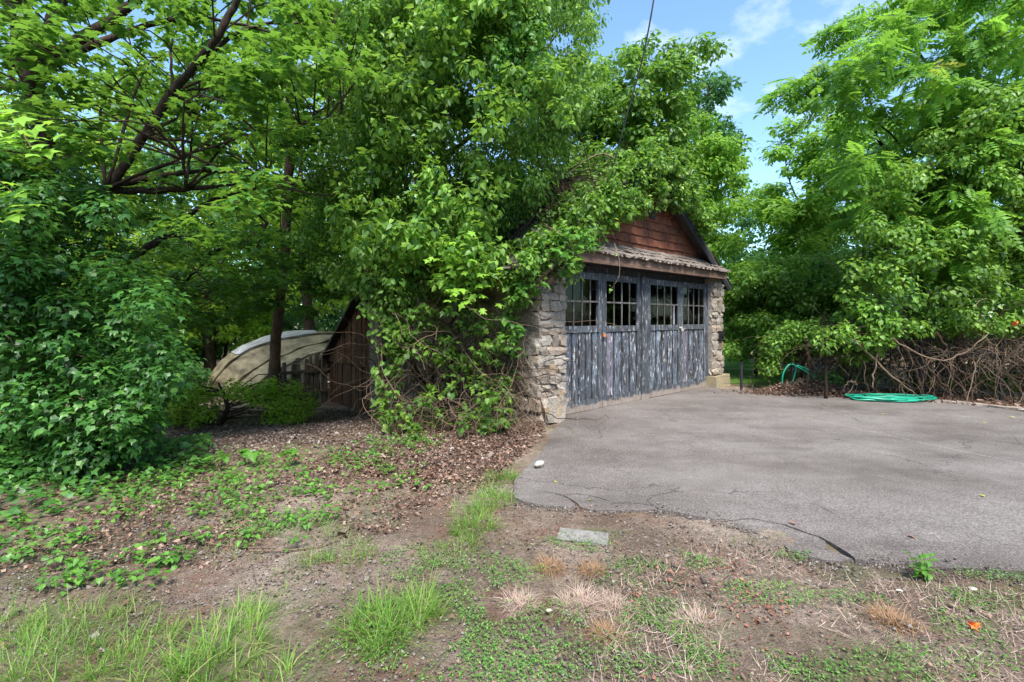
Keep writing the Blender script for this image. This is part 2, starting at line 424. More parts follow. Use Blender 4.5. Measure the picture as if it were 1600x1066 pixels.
pbsdf(t, o, c, .85, .3, bump(t, mth(t, 'ADD', n3, mth(t, 'MULTIPLY', n4, .5)), .8, .008))
M['asphalt'] = m

# ------------------------------------------------------------------ leaf templates (y = tip, z = face)
def fan(outline, c=(0, .35, 0.03)):
    v = [c] + list(outline); n = len(outline)
    return np.array(v, float), np.array([(0, i + 1, (i + 1) % n + 1) for i in range(n)])
def mir(h):
    a = [(-x, y, z) for x, y, z in h if abs(x) > 1e-6]
    return [h[0]] + list(h[1:]) + a[::-1] if abs(h[-1][0]) > 1e-6 else list(h) + a[::-1]
T = {}
T['maple'] = fan(mir([(0, 0, 0), (.33, -.06, -.03), (.25, .2, .02), (.60, .40, -.07), (.24, .53, .02), (0, 1, -.1)]))
T['ivy'] = fan(mir([(0, .06, 0), (.24, -.06, .0), (.44, .28, -.05), (.24, .5, .02), (0, 1, -.08)]))
T['heart'] = fan(mir([(0, .07, 0), (.2, -.02, .05), (.38, .22, .06), (.3, .55, .03), (0, 1, -.1)]), (0, .4, -.02))
T['ovate'] = fan(mir([(0, 0, 0), (.24, .22, .05), (.27, .5, .05), (0, 1, -.12)]), (0, .45, -.02))
T['oval'] = (np.array([(0, 0, 0), (.27, .38, .05), (0, 1, -.12), (-.27, .38, .05), (0, .5, -.03)], float), np.array([(0, 1, 4), (1, 2, 4), (2, 3, 4), (3, 0, 4)]))
T['heart6'] = fan([(0, .04, 0), (.30, .02, .05), (.34, .42, .05), (0, 1, -.1), (-.34, .42, .05), (-.30, .02, .05)], (0, .35, -.02))
T['ivy7'] = fan([(0, .02, 0), (.3, -.02, .0), (.42, .34, -.04), (.16, .52, .02), (0, 1, -.08), (-.16, .52, .02), (-.42, .34, -.04), (-.3, -.02, 0)])
T['quad'] = (np.array([(0, 0, 0), (.3, .45, .05), (0, 1, -.08), (-.3, .45, .05)], float), np.array([(0, 1, 2), (0, 2, 3)]))
def pinnate(n, ll, lw, droop=.25, narrow=True):
    V = []; Fc = []
    for i in range(n):
        y = .15 + .8 * i / (n - 1); z = -droop * y * y
        s = math.sin(math.pi * (.25 + .7 * i / (n - 1))) ** .6
        for sgn in (-1, 1):
            k = len(V); l = ll * s
            d = np.array([sgn * .92, .38, -.25]); d /= np.linalg.norm(d)
            q = np.array([-d[1] * sgn, d[0] * sgn, 0]) * lw * .5
            b = np.array([0, y, z])
            V += [b, b + d * l * .45 + q, b + d * l, b + d * l * .45 - q]
            Fc += [(k, k + 1, k + 2), (k, k + 2, k + 3)]
    k = len(V)
    V += [np.array([0, .95, -droop * .9]), np.array([lw * .5, 1.05, -droop]), np.array([0, 1.2, -droop * 1.3]), np.array([-lw * .5, 1.05, -droop])]
    Fc += [(k, k + 1, k + 2), (k, k + 2, k + 3)]
    k = len(V)
    V += [np.array([-.006, 0, 0]), np.array([.006, 0, 0]), np.array([0.003, .5, -droop * .25]), np.array([0, .95, -droop * .9])]
    Fc += [(k, k + 1, k + 2), (k, k + 2, k + 3)]
    return np.array(V, float), np.array(Fc)
T['pinnate'] = pinnate(6, .34, .17)
T['pinnate_fine'] = pinnate(5, .26, .16, .2)
def blade(bend, w=.018):
    V = []
    for i in range(4):
        s = i / 3
        V += [(-w * (1 - s * .9), s * (1 - bend * .35 * s), bend * s * s * .9), (w * (1 - s * .9), s * (1 - bend * .35 * s), bend * s * s * .9)]
    Fc = []
    for i in range(3):
        a = 2 * i; Fc += [(a, a + 1, a + 3), (a, a + 3, a + 2)]
    return np.array(V, float), np.array(Fc)
T['blade0'] = blade(.15); T['blade1'] = blade(.5); T['blade2'] = blade(.9)
oct_v = np.array([(1, 0, 0), (0, 1, 0), (-1, 0, 0), (0, -1, 0), (0, 0, .7), (0, 0, -.7)], float)
oct_f = np.array([(0, 1, 4), (1, 2, 4), (2, 3, 4), (3, 0, 4), (1, 0, 5), (2, 1, 5), (3, 2, 5), (0, 3, 5)])
T['chip'] = (oct_v, oct_f)

def scatter(acc, tmpl, pos, tip, nrm, size, jit=0.0):
    V, Fc = T[tmpl]
    pos = np.asarray(pos, float); n = len(pos)
    if n == 0: return
    nrm = norm(nrm); tip = norm(tip - (tip * nrm).sum(1, keepdims=True) * nrm)
    x = np.cross(tip, nrm)
    size = np.broadcast_to(size, (n,))
    wx = R.uniform(.85, 1.15, n)
    Vn = V[None].repeat(n, 0)
    if jit: Vn = Vn + R.normal(0, jit, Vn.shape)
    out = pos[:, None] + size[:, None, None] * (Vn[..., 0:1] * wx[:, None, None] * x[:, None] + Vn[..., 1:2] * tip[:, None] + Vn[..., 2:3] * nrm[:, None])
    f = Fc[None] + (np.arange(n) * len(V))[:, None, None]
    acc.add(out.reshape(-1, 3), f.reshape(-1, 3))

UP = np.array([0, 0, 1.0])
def blades(acc, tm, pos, tip, out, size):
    tip = norm(tip); n = out - (out * tip).sum(1, keepdims=True) * tip
    scatter(acc, tm, pos, tip, n, size)
def rdir(n):
    return norm(R.normal(0, 1, (n, 3)))

def clump_leaves(acc, tmpl, centers, radii, per, size, flat=.8, up=.6, outw=.6, rnd=.45, shell=.45, droop=.5, sv=.45):
    """leaves round twig ends: most near the outside of every clump, faces turned up and out"""
    centers = np.asarray(centers, float); n = len(centers)
    radii = np.broadcast_to(radii, (n,))
    per = np.broadcast_to(per, (n,)).astype(int)
    c = np.repeat(centers, per, 0); r = np.repeat(radii, per)
    k = len(c); d = rdir(k)
    rr = r * (shell + (1 - shell) * R.random(k)) * R.uniform(.6, 1.15, k)
    sc = np.array([1, 1, flat])
    pos = c + d * rr[:, None] * sc
    nr = UP * up + d * outw + R.normal(0, rnd, (k, 3))
    tip = d * .8 - UP * droop + R.normal(0, .5, (k, 3))
    scatter(acc, tmpl, pos, tip, nr, size * R.uniform(1 - sv, 1 + sv, k))

def in_poly(px, py, poly):
    inside = np.zeros(len(px), bool); j = len(poly) - 1
    for i in range(len(poly)):
        xi, yi = poly[i]; xj, yj = poly[j]
        c = ((yi > py) != (yj > py)) & (px < (xj - xi) * (py - yi) / (yj - yi + 1e-12) + xi)
        inside ^= c; j = i
    return inside

def poly_sample(poly, n):
    a = np.array(poly, float); lo, hi = a.min(0), a.max(0)
    out = np.zeros((0, 2))
    while len(out) < n:
        q = R.uniform(lo, hi, (n * 3, 2)); q = q[in_poly(q[:, 0], q[:, 1], poly)]
        out = np.concatenate([out, q])
    return out[:n]

HOLES = [([(785, 372), (805, 345), (850, 312), (862, 330), (850, 350), (812, 378)], 9.5),
         ([(945, 372), (960, 335), (1000, 340), (1035, 345), (1075, 372), (1115, 430), (1140, 460), (1130, 680), (880, 680), (885, 435), (925, 408)], 9.5),
         ([(425, 515), (500, 500), (555, 455), (596, 470), (596, 655), (425, 660)], 9.4),
         ([(818, 470), (850, 440), (880, 450), (880, 690), (822, 690), (815, 560)], 7.5)]
def carve(c):
    px = CX + c[:, 0] / c[:, 1] * F; py = HY - (c[:, 2] - EYE) / c[:, 1] * F
    k = np.ones(len(c), bool)
    for poly, dm in HOLES: k &= ~(in_poly(px, py, poly) & (c[:, 1] < dm))
    return c[k]
def region(poly, d0, d1, n, surf=None, minz=None):
    """centres spread through the volume seen through a region of the view between two distances"""
    if n > 150: n = int(n * 1.15)
    q = poly_sample(poly, n)
    d = R.uniform(d0, d1, n)
    if surf is not None: d = d + np.array([surf(a, b) for a, b in q])
    x = (q[:, 0] - CX) / F * d; z = EYE + (HY - q[:, 1]) / F * d
    c = np.stack([x, d, z], 1)
    gz = ground_z(c[:, 0], c[:, 1])
    c[:, 2] = np.maximum(c[:, 2], gz + (0.12 if minz is None else minz))
    if n > 150:
        off = R.uniform(0, 50)
        nf = np.array([noise.fractal(Vector((x * .95 + off, y * .8, z * .95)), 1, 2, 2) for x, y, z in c])
        c = c[nf > np.quantile(nf, .24)]
    return carve(c)

def twigs(acc, limbs, centers, r0=.011, r1=.003, sides=4, sag=.12, frac=1.0):
    pts = np.concatenate([l for l in limbs])
    for c in centers:
        if R.random() > frac: continue
        d = np.linalg.norm(pts - c, axis=1) + np.maximum(pts[:, 2] - c[2] + .1, 0) * .8
        a = pts[np.argmin(d)]
        L_ = np.linalg.norm(c - a)
        if L_ < .05 or L_ > 1.7: continue
        mid = (a + c) / 2 + R.normal(0, .09 * L_, 3) + UP * sag * L_
        p = smooth_path([a, mid, c, c + norm(c - mid) * .25], 8, .006)
        acc.tube(p, r0 * (1 + L_ * .35), r1, sides, cap=False)

def make_tree(name, label, cat, base, limbs, centers, radii, tmpl, mat, per, size, bark='bark', group=None, tw=.6, leafname='crown', twr=.011, **kw):
    base = np.array(base, float)
    root = empty(name, base)
    tag(root, label, cat, group)
    paths = []
    for i, (pts, r0, r1) in enumerate(limbs):
        p = smooth_path(pts, max(10, len(pts) * 6), .006)
        paths.append(p)
        a = Acc(); a.tube(p - base, np.linspace(r0, r1, len(p)) * (1 + R.normal(0, .05, len(p))), None, 9 if r0 > .06 else 6)
        a.build('trunk' if i == 0 else 'branch', M[bark], root, smooth=True)
    if tw:
        a = Acc(); twigs(a, paths, centers, r0=twr, frac=tw)
        for v in a.v: v -= base
        o = a.build('twigs', M['twig_dark' if bark != 'bark_grey' else 'bark'], root)
        if o: tag(o, kind='stuff')
    a = Acc(); clump_leaves(a, tmpl, centers - base, radii, per, size, **kw)
    a.build(leafname, M[mat], root)
    return root

exec_order = []
# ------------------------------------------------------------------ setting: ground
def grid(x0, x1, y0, y1, nx, ny, fz):
    xs = np.linspace(x0, x1, nx); ys = np.linspace(y0, y1, ny)
    X, Y = np.meshgrid(xs, ys); Z = fz(X, Y)
    v = np.stack([X, Y, Z], -1).reshape(-1, 3)
    i = np.arange(nx - 1)[None] + np.arange(ny - 1)[:, None] * nx
    A = i.ravel()
    f = np.stack([A, A + 1, A + nx + 1, A + nx], 1)
    return v, f

def rough(X, Y):
    out = np.zeros(X.shape)
    for i in range(X.shape[0]):
        for j in range(X.shape[1]):
            out[i, j] = noise.fractal(Vector((X[i, j] * 1.3, Y[i, j] * 1.3, 3.1)), 1.0, 2.0, 4)
    return out

# driveway outline in ground coordinates
def gp(l): return [tuple(G(a, b)[:2]) for a, b in l]
crackA = [(803, 767), (820, 768), (842, 771), (865, 774), (880, 777), (901, 775), (918, 777), (936, 781), (948, 785), (959, 789), (980, 789), (1002, 790), (1018, 793), (1030, 798)]
crackB = [(1030, 798), (1050, 802), (1074, 807), (1095, 810), (1115, 814), (1127, 813), (1143, 816), (1160, 813), (1177, 812), (1200, 817), (1222, 821), (1242, 828), (1267, 837), (1280, 841), (1291, 847), (1310, 858), (1335, 877)]
edge_r = [(1370, 883), (1420, 887), (1480, 891), (1540, 895), (1600, 899), (1700, 906), (1850, 915)]
far = [(1850, 668), (1700, 655), (1600, 646), (1560, 640), (1500, 634), (1450, 631), (1380, 627), (1320, 624), (1250, 618), (1200, 614), (1160, 612), (1128, 609)]
GARL = np.array([0.725, 7.40]); gd = np.array([.739, .674]); gb = np.array([-.674, .739])
def gar(u, v): q = GARL + gd * u + gb * v; return (float(q[0]), float(q[1]))
main = gp(crackA) + gp(crackB)[1:] + gp(edge_r) + gp(far) + [gar(5.0, -.02), gar(5.0, .12), gar(-.03, .12), gar(-.03, -.16)] + gp([(862, 676), (856, 693), (842, 713), (824, 732), (808, 748), (801, 758)])
def wiggle(poly, a=.012, step=.07):
    out = []
    for i in range(len(poly)):
        p0 = np.array(poly[i]); p1 = np.array(poly[(i + 1) % len(poly)])
        n = max(1, min(12, int(np.linalg.norm(p1 - p0) / step)))
        for k in range(n):
            q = p0 + (p1 - p0) * k / n
            out.append(tuple(q + R.normal(0, a * .5, 2)))
    return out
def shrink(poly, d):
    n = len(poly); out = []
    area = sum(poly[i][0] * poly[(i + 1) % n][1] - poly[(i + 1) % n][0] * poly[i][1] for i in range(n))
    s = 1 if area > 0 else -1
    for i in range(n):
        a, b = np.array(poly[i - 1]), np.array(poly[(i + 1) % n])
        t_ = b - a; t_ = t_ / max(np.linalg.norm(t_), 1e-6)
        out.append((poly[i][0] - s * t_[1] * d, poly[i][1] + s * t_[0] * d))
    return out
def slab(poly, z0, z1):
    tris = tessellate_polygon([[Vector((x, y, 0)) for x, y in poly]])
    n = len(poly)
    v = [(x, y, z1) for x, y in poly] + [(x, y, z0) for x, y in poly]
    f = []
    for a, b, c in tris:
        pa, pb, pc = poly[a], poly[b], poly[c]
        cr_ = (pb[0] - pa[0]) * (pc[1] - pa[1]) - (pb[1] - pa[1]) * (pc[0] - pa[0])
        f.append((a, b, c) if cr_ > 0 else (a, c, b))
    for i in range(n):
        j = (i + 1) % n; f += [(i, j, n + j), (i, n + j, n + i)]
    return v, f
def gridded(name, v, f, st):
    bm = bmesh.new()
    bvs = [bm.verts.new(q) for q in v]
    for q in f: bm.faces.new([bvs[i] for i in q])
    V_ = np.array(v)
    for ax in (0, 1):
        q = math.floor(V_[:, ax].min() / st) * st + st
        while q < V_[:, ax].max():
            co = Vector((q, 0, 0)) if ax == 0 else Vector((0, q, 0)); no = Vector((1, 0, 0)) if ax == 0 else Vector((0, 1, 0))
            bmesh.ops.bisect_plane(bm, geom=bm.verts[:] + bm.edges[:] + bm.faces[:], plane_co=co, plane_no=no, dist=1e-5)
            q += st
    bmesh.ops.triangulate(bm, faces=[q for q in bm.faces if len(q.verts) > 4])
    for q in bm.verts:
        if q.co.z > 0: q.co.z += .010 * noise.fractal(Vector((q.co.x * .7, q.co.y * .7, 1)), 1, 2, 2)
    me = bpy.data.meshes.new(name); bm.to_mesh(me); bm.free()
    return me
main_w = wiggle(main)
v, f = slab(main_w, -.05, .022)
me = gridded('driveway', v, f, .35)
drive = tag(link('driveway', me, M['asphalt']), 'worn grey asphalt driveway in front of the garage doors', kind='structure')
pieces = [
    [(803, 767), (820, 768), (842, 771), (865, 774), (880, 779), (891, 783), (897, 790), (903, 797), (880, 797), (850, 794), (815, 788), (801, 780)],
    [(880, 777), (901, 775), (918, 777), (936, 781), (948, 785), (959, 789), (980, 789), (1002, 790), (1018, 793), (1030, 798), (1014, 800), (983, 801), (950, 801), (924, 801), (905, 796), (895, 785)],
    [(1127, 813), (1143, 816), (1160, 813), (1177, 812), (1200, 817), (1222, 821), (1242, 828), (1267, 837), (1280, 841), (1291, 847), (1296, 862), (1270, 857), (1236, 851), (1222, 854), (1198, 845), (1180, 838), (1163, 832), (1145, 821)],
    [(1222, 855), (1236, 852), (1270, 858), (1297, 863), (1318, 870), (1335, 878), (1310, 882), (1284, 880), (1256, 871), (1235, 865)],
]
for k, pc in enumerate(pieces):
    pw = shrink(wiggle(gp(pc), .008), .009)
    v, f = slab(pw, -.05, .021 - .003 * (k % 3))
    o = link('asphalt_piece', gridded('asphalt_piece', v, f, .12), M['asphalt'], drive)

gx0, gx1, gy0, gy1 = -11, 11, .6, 16.6
def gfun(X, Y):
    z = ground_z(X, Y) + rough(X, Y) * .028
    ins = in_poly(X.ravel(), Y.ravel(), main).reshape(X.shape)
    z = np.where(ins, np.minimum(z, -.035), z)
    return z
v1, f1 = grid(gx0, gx1, gy0, gy1, 300, 220, gfun)
soil = tag(link('ground', np_mesh('ground', v1, f1), M['soil'], smooth=True), 'bare brown soil with stones and sparse growth', kind='structure')
# far ground (ring round the near sheet, reaching the horizon)
def ring():
    big = 700.0
    xs = [-big, -60, gx0 + .4, gx1 - .4, 60, big]; ys = [-big, -30, gy0 + .2, gy1 - .4, 60, big]
    V = []; Fq = []
    for y in ys:
        for x in xs: V.append((x, y, float(ground_z(np.array(x), np.array(y))) - .06))
    for j in range(5):
        for i in range(5):
            if i == 2 and j == 2: continue
            a = j * 6 + i; Fq.append((a, a + 1, a + 7, a + 6))
    return V, Fq
v, f = ring()
tag(link('far_ground', np_mesh('far_ground', v, f), M['soil']), 'ground running on beyond the trees', kind='structure')
def lawnf(X, Y): return ground_z(X, Y) * 0 + .01 + rough(X, Y) * .02
v, f = grid(4.95, 8.5, 11.3, 22, 30, 60, lawnf)
tag(link('lawn', np_mesh('lawn', v, f), M['lawn'], smooth=True), 'bright green lawn beyond the garage corner', kind='structure')

# kerb strip at the right far edge
kb = empty('kerb', (0, 0, 0)); tag(kb, 'low pale stone kerb along the far side of the driveway', kind='structure')
ke = [G(1420, 626), G(1470, 630), G(1520, 634), G(1570, 640), G(1620, 646), G(1690, 652), G(1760, 660)]
for a_, b_ in zip(ke[:-1], ke[1:]):
    d_ = b_ - a_; L_ = np.linalg.norm(d_); n_ = max(2, int(L_ / .35))
    for i in range(n_):
        c_ = a_ + d_ * (i + .5) / n_
        a = Acc(); hl = L_ / n_ / 2 - .006
        a.box(-hl, hl, -.07, .09, -.06, .045 + R.uniform(0, .02), .012)
        o = a.build('kerb_stone', M['kerb'], kb, c_); o.rotation_euler = (0, 0, math.atan2(d_[1], d_[0]) + R.normal(0, .02))

# ------------------------------------------------------------------ garage
GZ = math.atan2(.674, .739)
gar_root = tag(empty('stone_garage', (GARL[0], GARL[1], 0), GZ), 'old fieldstone garage with brown shingled gable and peeling blue doors, overgrown', 'garage')

def block_variants(k, sub=2, jit=.11, name='stone'):
    out = []
    for i in range(k):
        bm = bmesh.new(); bmesh.ops.create_cube(bm, size=1)
        bmesh.ops.subdivide_edges(bm, edges=bm.edges[:], cuts=1, use_grid_fill=True)
        for vv in bm.verts:
            c = vv.co; l = c.length
            c *= 1 - .17 * max(0, l - .62) / .25
            c += Vector([random.gauss(0, jit * .6) for _ in range(3)])
        me = bpy.data.meshes.new(name); bm.to_mesh(me); bm.free()
        me.materials.append(M['stone']); out.append(me)
    return out
SV = block_variants(10)
def place_block(me, name, parent, c, s, rz=0, rx=0):
    o = bpy.data.objects.new(name, me); COL.objects.link(o); o.parent = parent
    o.location = c; o.scale = s; o.rotation_euler = (rx, 0, rz); return o

def masonry(parent, a0, a1, z0, z1, fix, axis, wmin=.13, wmax=.34, hmin=.10, hmax=.2, th=.12):
    """irregular coursed stones on one wall face; axis 'u': face along u at v=fix, axis 'v': face along v at u=fix"""
    z = z0
    while z < z1 - .04:
        h = min(R.uniform(hmin, hmax), z1 - z)
        a = a0
        while a < a1 - .02:
            w = R.uniform(wmin, wmax)
            if a1 - a - w < wmin * .7: w = a1 - a
            hh = h * R.uniform(.78, 1.12)
            pr = R.uniform(-.022, .02)
            if axis == 'u': place_block(SV[R.integers(10)], 'stone', parent, (a + w / 2, fix + pr, z + h / 2), (w * 1.04, th, hh * 1.05), R.normal(0, .03))
            else: place_block(SV[R.integers(10)], 'stone', parent, (fix + pr, a + w / 2, z + h / 2), (th, w * 1.04, hh * 1.05), R.normal(0, .03))
            a += w
        z += h

# masonry cores
a = Acc(); a.box(-.53, -.005, -.125, .30, -.3, 2.42)
a.box(4.795, 5.30, -.125, .30, -.3, 2.42)
a.box(-.568, -.20, .30, 5.2, -1.0, 2.32); a.box(5.0, 5.30, .30, 5.2, -.6, 2.32); a.box(-.20, 5.0, 4.95, 5.2, -1.0, 2.32)
a.build('wall_core', M['mortar'], gar_root)
masonry(gar_root, -.56, -.01, .34, 2.40, -.10, 'u', .15, .30, .10, .17)
place_block(SV[3], 'stone', gar_root, (-.27, -.13, .17), (.50, .2, .37))
masonry(gar_root, -.14, 4.9, -.1, 2.25, -.54, 'v', .2, .45, .15, .26)
masonry(gar_root, 4.80, 5.33, .28, 2.36, -.10, 'u', .15, .32, .11, .2)
masonry(gar_root, -.05, .8, .0, 2.3, 5.31, 'v', .2, .4, .15, .26)
a = Acc(); a.box(4.74, 5.40, -.26, .1, -.1, .27, .02); a.build('footing', M['footing'], gar_root)
# garage floor, back inner wall
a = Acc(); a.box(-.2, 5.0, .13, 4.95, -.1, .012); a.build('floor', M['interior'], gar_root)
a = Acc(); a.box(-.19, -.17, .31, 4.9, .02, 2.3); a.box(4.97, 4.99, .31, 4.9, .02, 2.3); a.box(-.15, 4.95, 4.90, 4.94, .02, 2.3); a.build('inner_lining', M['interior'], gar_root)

# roof slopes
def roofz(u): return 4.52 - .684 * abs(u - 2.37)
V0, V1 = -.17, 5.45
for sgn, nm in ((-1, 'roof'), (1, 'roof')):
    ue = 2.37 + sgn * 3.28
    v = []
    for vv in (V0, V1):
        for (uu, dz) in ((2.37 - sgn * 0.0, 0), (ue, 0), (ue, -.09), (2.37, -.09)):
            v.append((uu, vv, roofz(uu) + dz))
    q = [(0, 1, 5, 4), (1, 2, 6, 5), (2, 3, 7, 6), (3, 0, 4, 7), (0, 3, 2, 1), (4, 5, 6, 7)]
    link(nm, np_mesh(nm, v, q), M['roofing'], gar_root)
    # roof covering courses: overlapping tab rows
    nrow = 16
    for r_ in range(nrow):
        s0 = r_ / nrow; u0 = ue + (2.37 - ue) * s0
        if sgn > 0 and r_ > 3: continue
        u1 = ue + (2.37 - ue) * (s0 + 1.1 / nrow)
        vv = V0 - .02
        while vv < V1:
            w = R.uniform(.25, .55)
            if vv > 2.9: w = 1.2
            a = Acc(); a.box(0, 1, 0, min(w, V1 - vv) - .008, 0, .010, .002)
            vx = a.v[0]; tt = vx[:, 0].copy()
            vx[:, 0] = u0 + (u1 - u0) * tt - sgn * 0; vx[:, 2] += 0.012 + roofz(0) * 0
            vx[:, 2] += np.array([roofz(x) for x in vx[:, 0]]) + .006 * (1 - tt) - .006
            vx[:, 1] += vv
            a.build('roof_tab', M['roofing'], gar_root)
            vv += w
# rake boards (dark) under the front edge, and soffit
for sgn in (-1, 1):
    ue = 2.37 + sgn * 3.28
    v = []
    for vv in (V0 - .012, V0 + .02):
        for (uu, dz) in ((2.37, -.09), (ue, -.09), (ue - sgn * .12, -.22), (2.37, -.27)):
            v.append((uu, vv, roofz(uu) + dz))
    q = [(0, 1, 5, 4), (1, 2, 6, 5), (2, 3, 7, 6), (3, 0, 4, 7), (0, 3, 2, 1), (4, 5, 6, 7)]
    link('rake_board', np_mesh('rake_board', v, q), M['black_board'], gar_root)
# broken weathered board at the left eave
a = Acc(); a.box(-1.2, -.62, -.22, -.05, 2.18, 2.215, .02); a.box(-1.1, -.7, -.14, .1, 2.22, 2.25, .02)
a.build('broken_eave_board', M['shake'], gar_root)
# gable wall backing
v = [(-.55, .1, 2.3), (5.3, .1, 2.3), (5.3, .1, roofz(5.3) - .1), (2.37, .1, 4.42), (-.55, .1, roofz(-.55) - .1)]
v2 = [(x, y + .06, z) for x, y, z in v]
bmf = [(0, 1, 2), (0, 2, 3), (0, 3, 4), (5, 7, 6), (5, 8, 7), (5, 9, 8)] + [t_ for i in range(5) for t_ in ((i, 5 + i, 5 + (i + 1) % 5), (i, 5 + (i + 1) % 5, (i + 1) % 5))]
link('gable_wall', np_mesh('gable_wall', v + v2, bmf), M['shingle'], gar_root)
# gable shingles, one by one
def shingle_mesh(h=.25):
    a = Acc(); a.box(-.5, .5, -1, 0, -.5, .5)
    v = a.v[0]
    for q in v:
        if q[2] > 0: q[1] *= .25
    return np_mesh('shingle', v, a.f[0])
sh_me = []
for i in range(5):
    me = shingle_mesh(); me.materials.append(M['shingle'])
    co = np.zeros(24); me.vertices.foreach_get('co', co); co = co.reshape(-1, 3)
    co[:, 2] += np.where(co[:, 2] < 0, R.uniform(-.06, .06, 8), 0); co[:, 0] += R.uniform(-.02, .02, 8)
    me.vertices.foreach_set('co', co.ravel()); sh_me.append(me)
z = 2.74; row = 0; SH = .16
while z < 4.3:
    half = (4.33 - z) / .684
    u = 2.37 - half - R.uniform(0, .1)
    while u < 2.37 + half:
        w = R.uniform(.16, .42)
        w = min(w, 2.37 + half - u)
        if w > .04:
            zt = min(z + SH * 1.15, roofz(u + w / 2) - .1)
            if zt - z > .05:
                o = place_block(sh_me[R.integers(5)], 'shingle', gar_root, (u + w / 2, .094 - row % 2 * .001, (z + zt) / 2), (w - .004, .04, zt - z))
                o.rotation_euler[0] = 0
        u += w
    z += SH; row += 1
# pent roof with shakes
PV0, PZ0, PV1, PZ1 = -.32, 2.545, .09, 2.80
ang = math.atan2(PZ1 - PZ0, PV1 - PV0)
a = Acc(); a.box(-.45, 5.16, 0, math.hypot(PV1 - PV0, PZ1 - PZ0) - .01, -.03, -.002)
o = a.build('pent_roof_deck', M['plank'], gar_root, (0, PV0 + .01, PZ0)); o.rotation_euler = (ang, 0, 0)
shk = []
for i in range(6):
    a = Acc()
    n = 4
    a.box(-.5, .5, 0, 1, 0, 1, .0)
    v = a.v[0]
    for q in v:
        if q[1] > .5: q[2] *= .3
    v[:, 1] += np.where(v[:, 1] < .5, R.uniform(-.13, .1, 8), 0); v[:, 0] += R.uniform(-.05, .05, 8); v[:, 2] += R.uniform(-.2, .2, 8)
    me = np_mesh('shake', v, a.f[0]); me.materials.append(M['shake']); shk.append(me)
LL = math.hypot(PV1 - PV0, PZ1 - PZ0)
for r_ in range(3):
    u = -.46
    while u < 5.16:
        w = min(R.uniform(.07, .17), 5.17 - u)
        s = r_ * LL / 3 - .03
        o = place_block(shk[R.integers(6)], 'shake', gar_root, (u + w / 2, PV0 + s * math.cos(ang), PZ0 + s * math.sin(ang) + .004 + .004 * r_), (w - .004, LL / 3 + .1, .03 + R.uniform(0, .012)))
        o.rotation_euler = (ang, 0, R.normal(0, .02))
        u += w
a = Acc(); a.box(-.45, 5.16, -.30, -.265, 2.375, 2.535, .003); a.build('fascia', M['fascia'], gar_root)
a = Acc(); a.box(-.44, 5.15, -.265, .1, 2.39, 2.41); a.build('soffit', M['black_board'], gar_root)
# door header and posts
a = Acc(); a.box(-.005, 4.80, .03, .12, 2.27, 2.385); a.build('door_header', M['paint_dark'], gar_root)
a = Acc(); a.box(2.20, 2.42, -.045, .09, .0, 2.27, .004); a.build('door_post', M['paint_frame'], gar_root)
a = Acc(); a.box(4.765, 4.80, -.05, .09, .0, 2.27, .003); a.build('door_jamb', M['paint_frame'], gar_root)
a = Acc(); a.box(-.005, .02, -.05, .09, .0, 2.27, .003); a.build('door_jamb', M['paint_frame'], gar_root)

def door_leaf(u0, u1, ncol, nb, vo=0, sl=.085, sr=.085, skip=(), tilt=0, bm_='paint'):
    a = Acc(); t0, t1 = -.02, .035
    a.box(u0, u0 + sl, t0, t1, .03, 2.265, .003); a.box(u1 - sr, u1, t0, t1, .03, 2.265, .003)
    i0, i1 = u0 + sl + .001, u1 - sr - .001
    a.box(i0, i1, t0 + .003, t1, 2.15, 2.262, .002)
    a.box(i0, i1, t0 - .012, t1, 1.29, 1.39, .004)
    a.box(i0, i1, t0 - .002, t1, .03, .20, .003)
    door = a.build('door', M['paint_frame'], gar_root, (0, vo, 0))
    bw = (i1 - i0) / nb
    for k in range(nb):
        b = Acc(); x0 = i0 + k * bw
        hw = bw
        zt = 1.285 - R.uniform(0, .01)
        b.box(x0 + .010, x0 + hw * .80, t0 + .004, t0 + .022, .19 if k % 2 else .205, zt, .003)
        b.build('board', M['paint_pink' if (k == 0 and bm_ == 'pink') else 'paint'], door)
        b = Acc(); b.box(x0 - .004, x0 + hw, t0 + .026, t0 + .038, .2, 1.29, .001)
        b.box(x0 + hw * .82, x0 + hw * .95, t0 + .012, t0 + .026, .2, 1.29, .002)
        b.build('batten', M['paint_dark'], door)
    cw = (i1 - i0) / ncol
    for k in range(1, ncol):
        b = Acc(); b.box(i0 + k * cw - .011, i0 + k * cw + .011, t0 + .004, t0 + .034, 1.392, 2.148, .003)
        b.build('muntin', M['muntin'], door)
    b = Acc(); b.box(i0, i1, t0 + .001, t0 + .030, 1.775, 1.800, .003); b.build('muntin', M['muntin'], door)
    for k in range(ncol):
        for r_ in range(2):
            if (k, r_) in skip: continue
            z0, z1 = (1.392, 1.775) if r_ == 0 else (1.80, 2.148)
            b = Acc(); b.box(i0 + k * cw + .012, i0 + (k + 1) * cw - .012, t0 + .016, t0 + .020, z0, z1)
            o = b.build('pane', M['glass'], door)
    return door
door_leaf(.025, 1.045, 4, 5, skip=((3, 0), (3, 1)), sr=.10)
door_leaf(1.062, 2.195, 4, 4, sl=.10, sr=.11, vo=.004, bm_='pink')
door_leaf(2.425, 3.640, 4, 5, sl=.10, sr=.10, vo=-.002)
door_leaf(3.655, 4.760, 4, 4, sl=.10, sr=.09, vo=.003, bm_='pink')
# loose broken muntin in the third door's window
a = Acc(); a.box(3.36, 3.39, -.03, -.01, 1.40, 1.78, .004); o = a.build('broken_muntin', M['hull_white'], gar_root, (0, 0, 0))
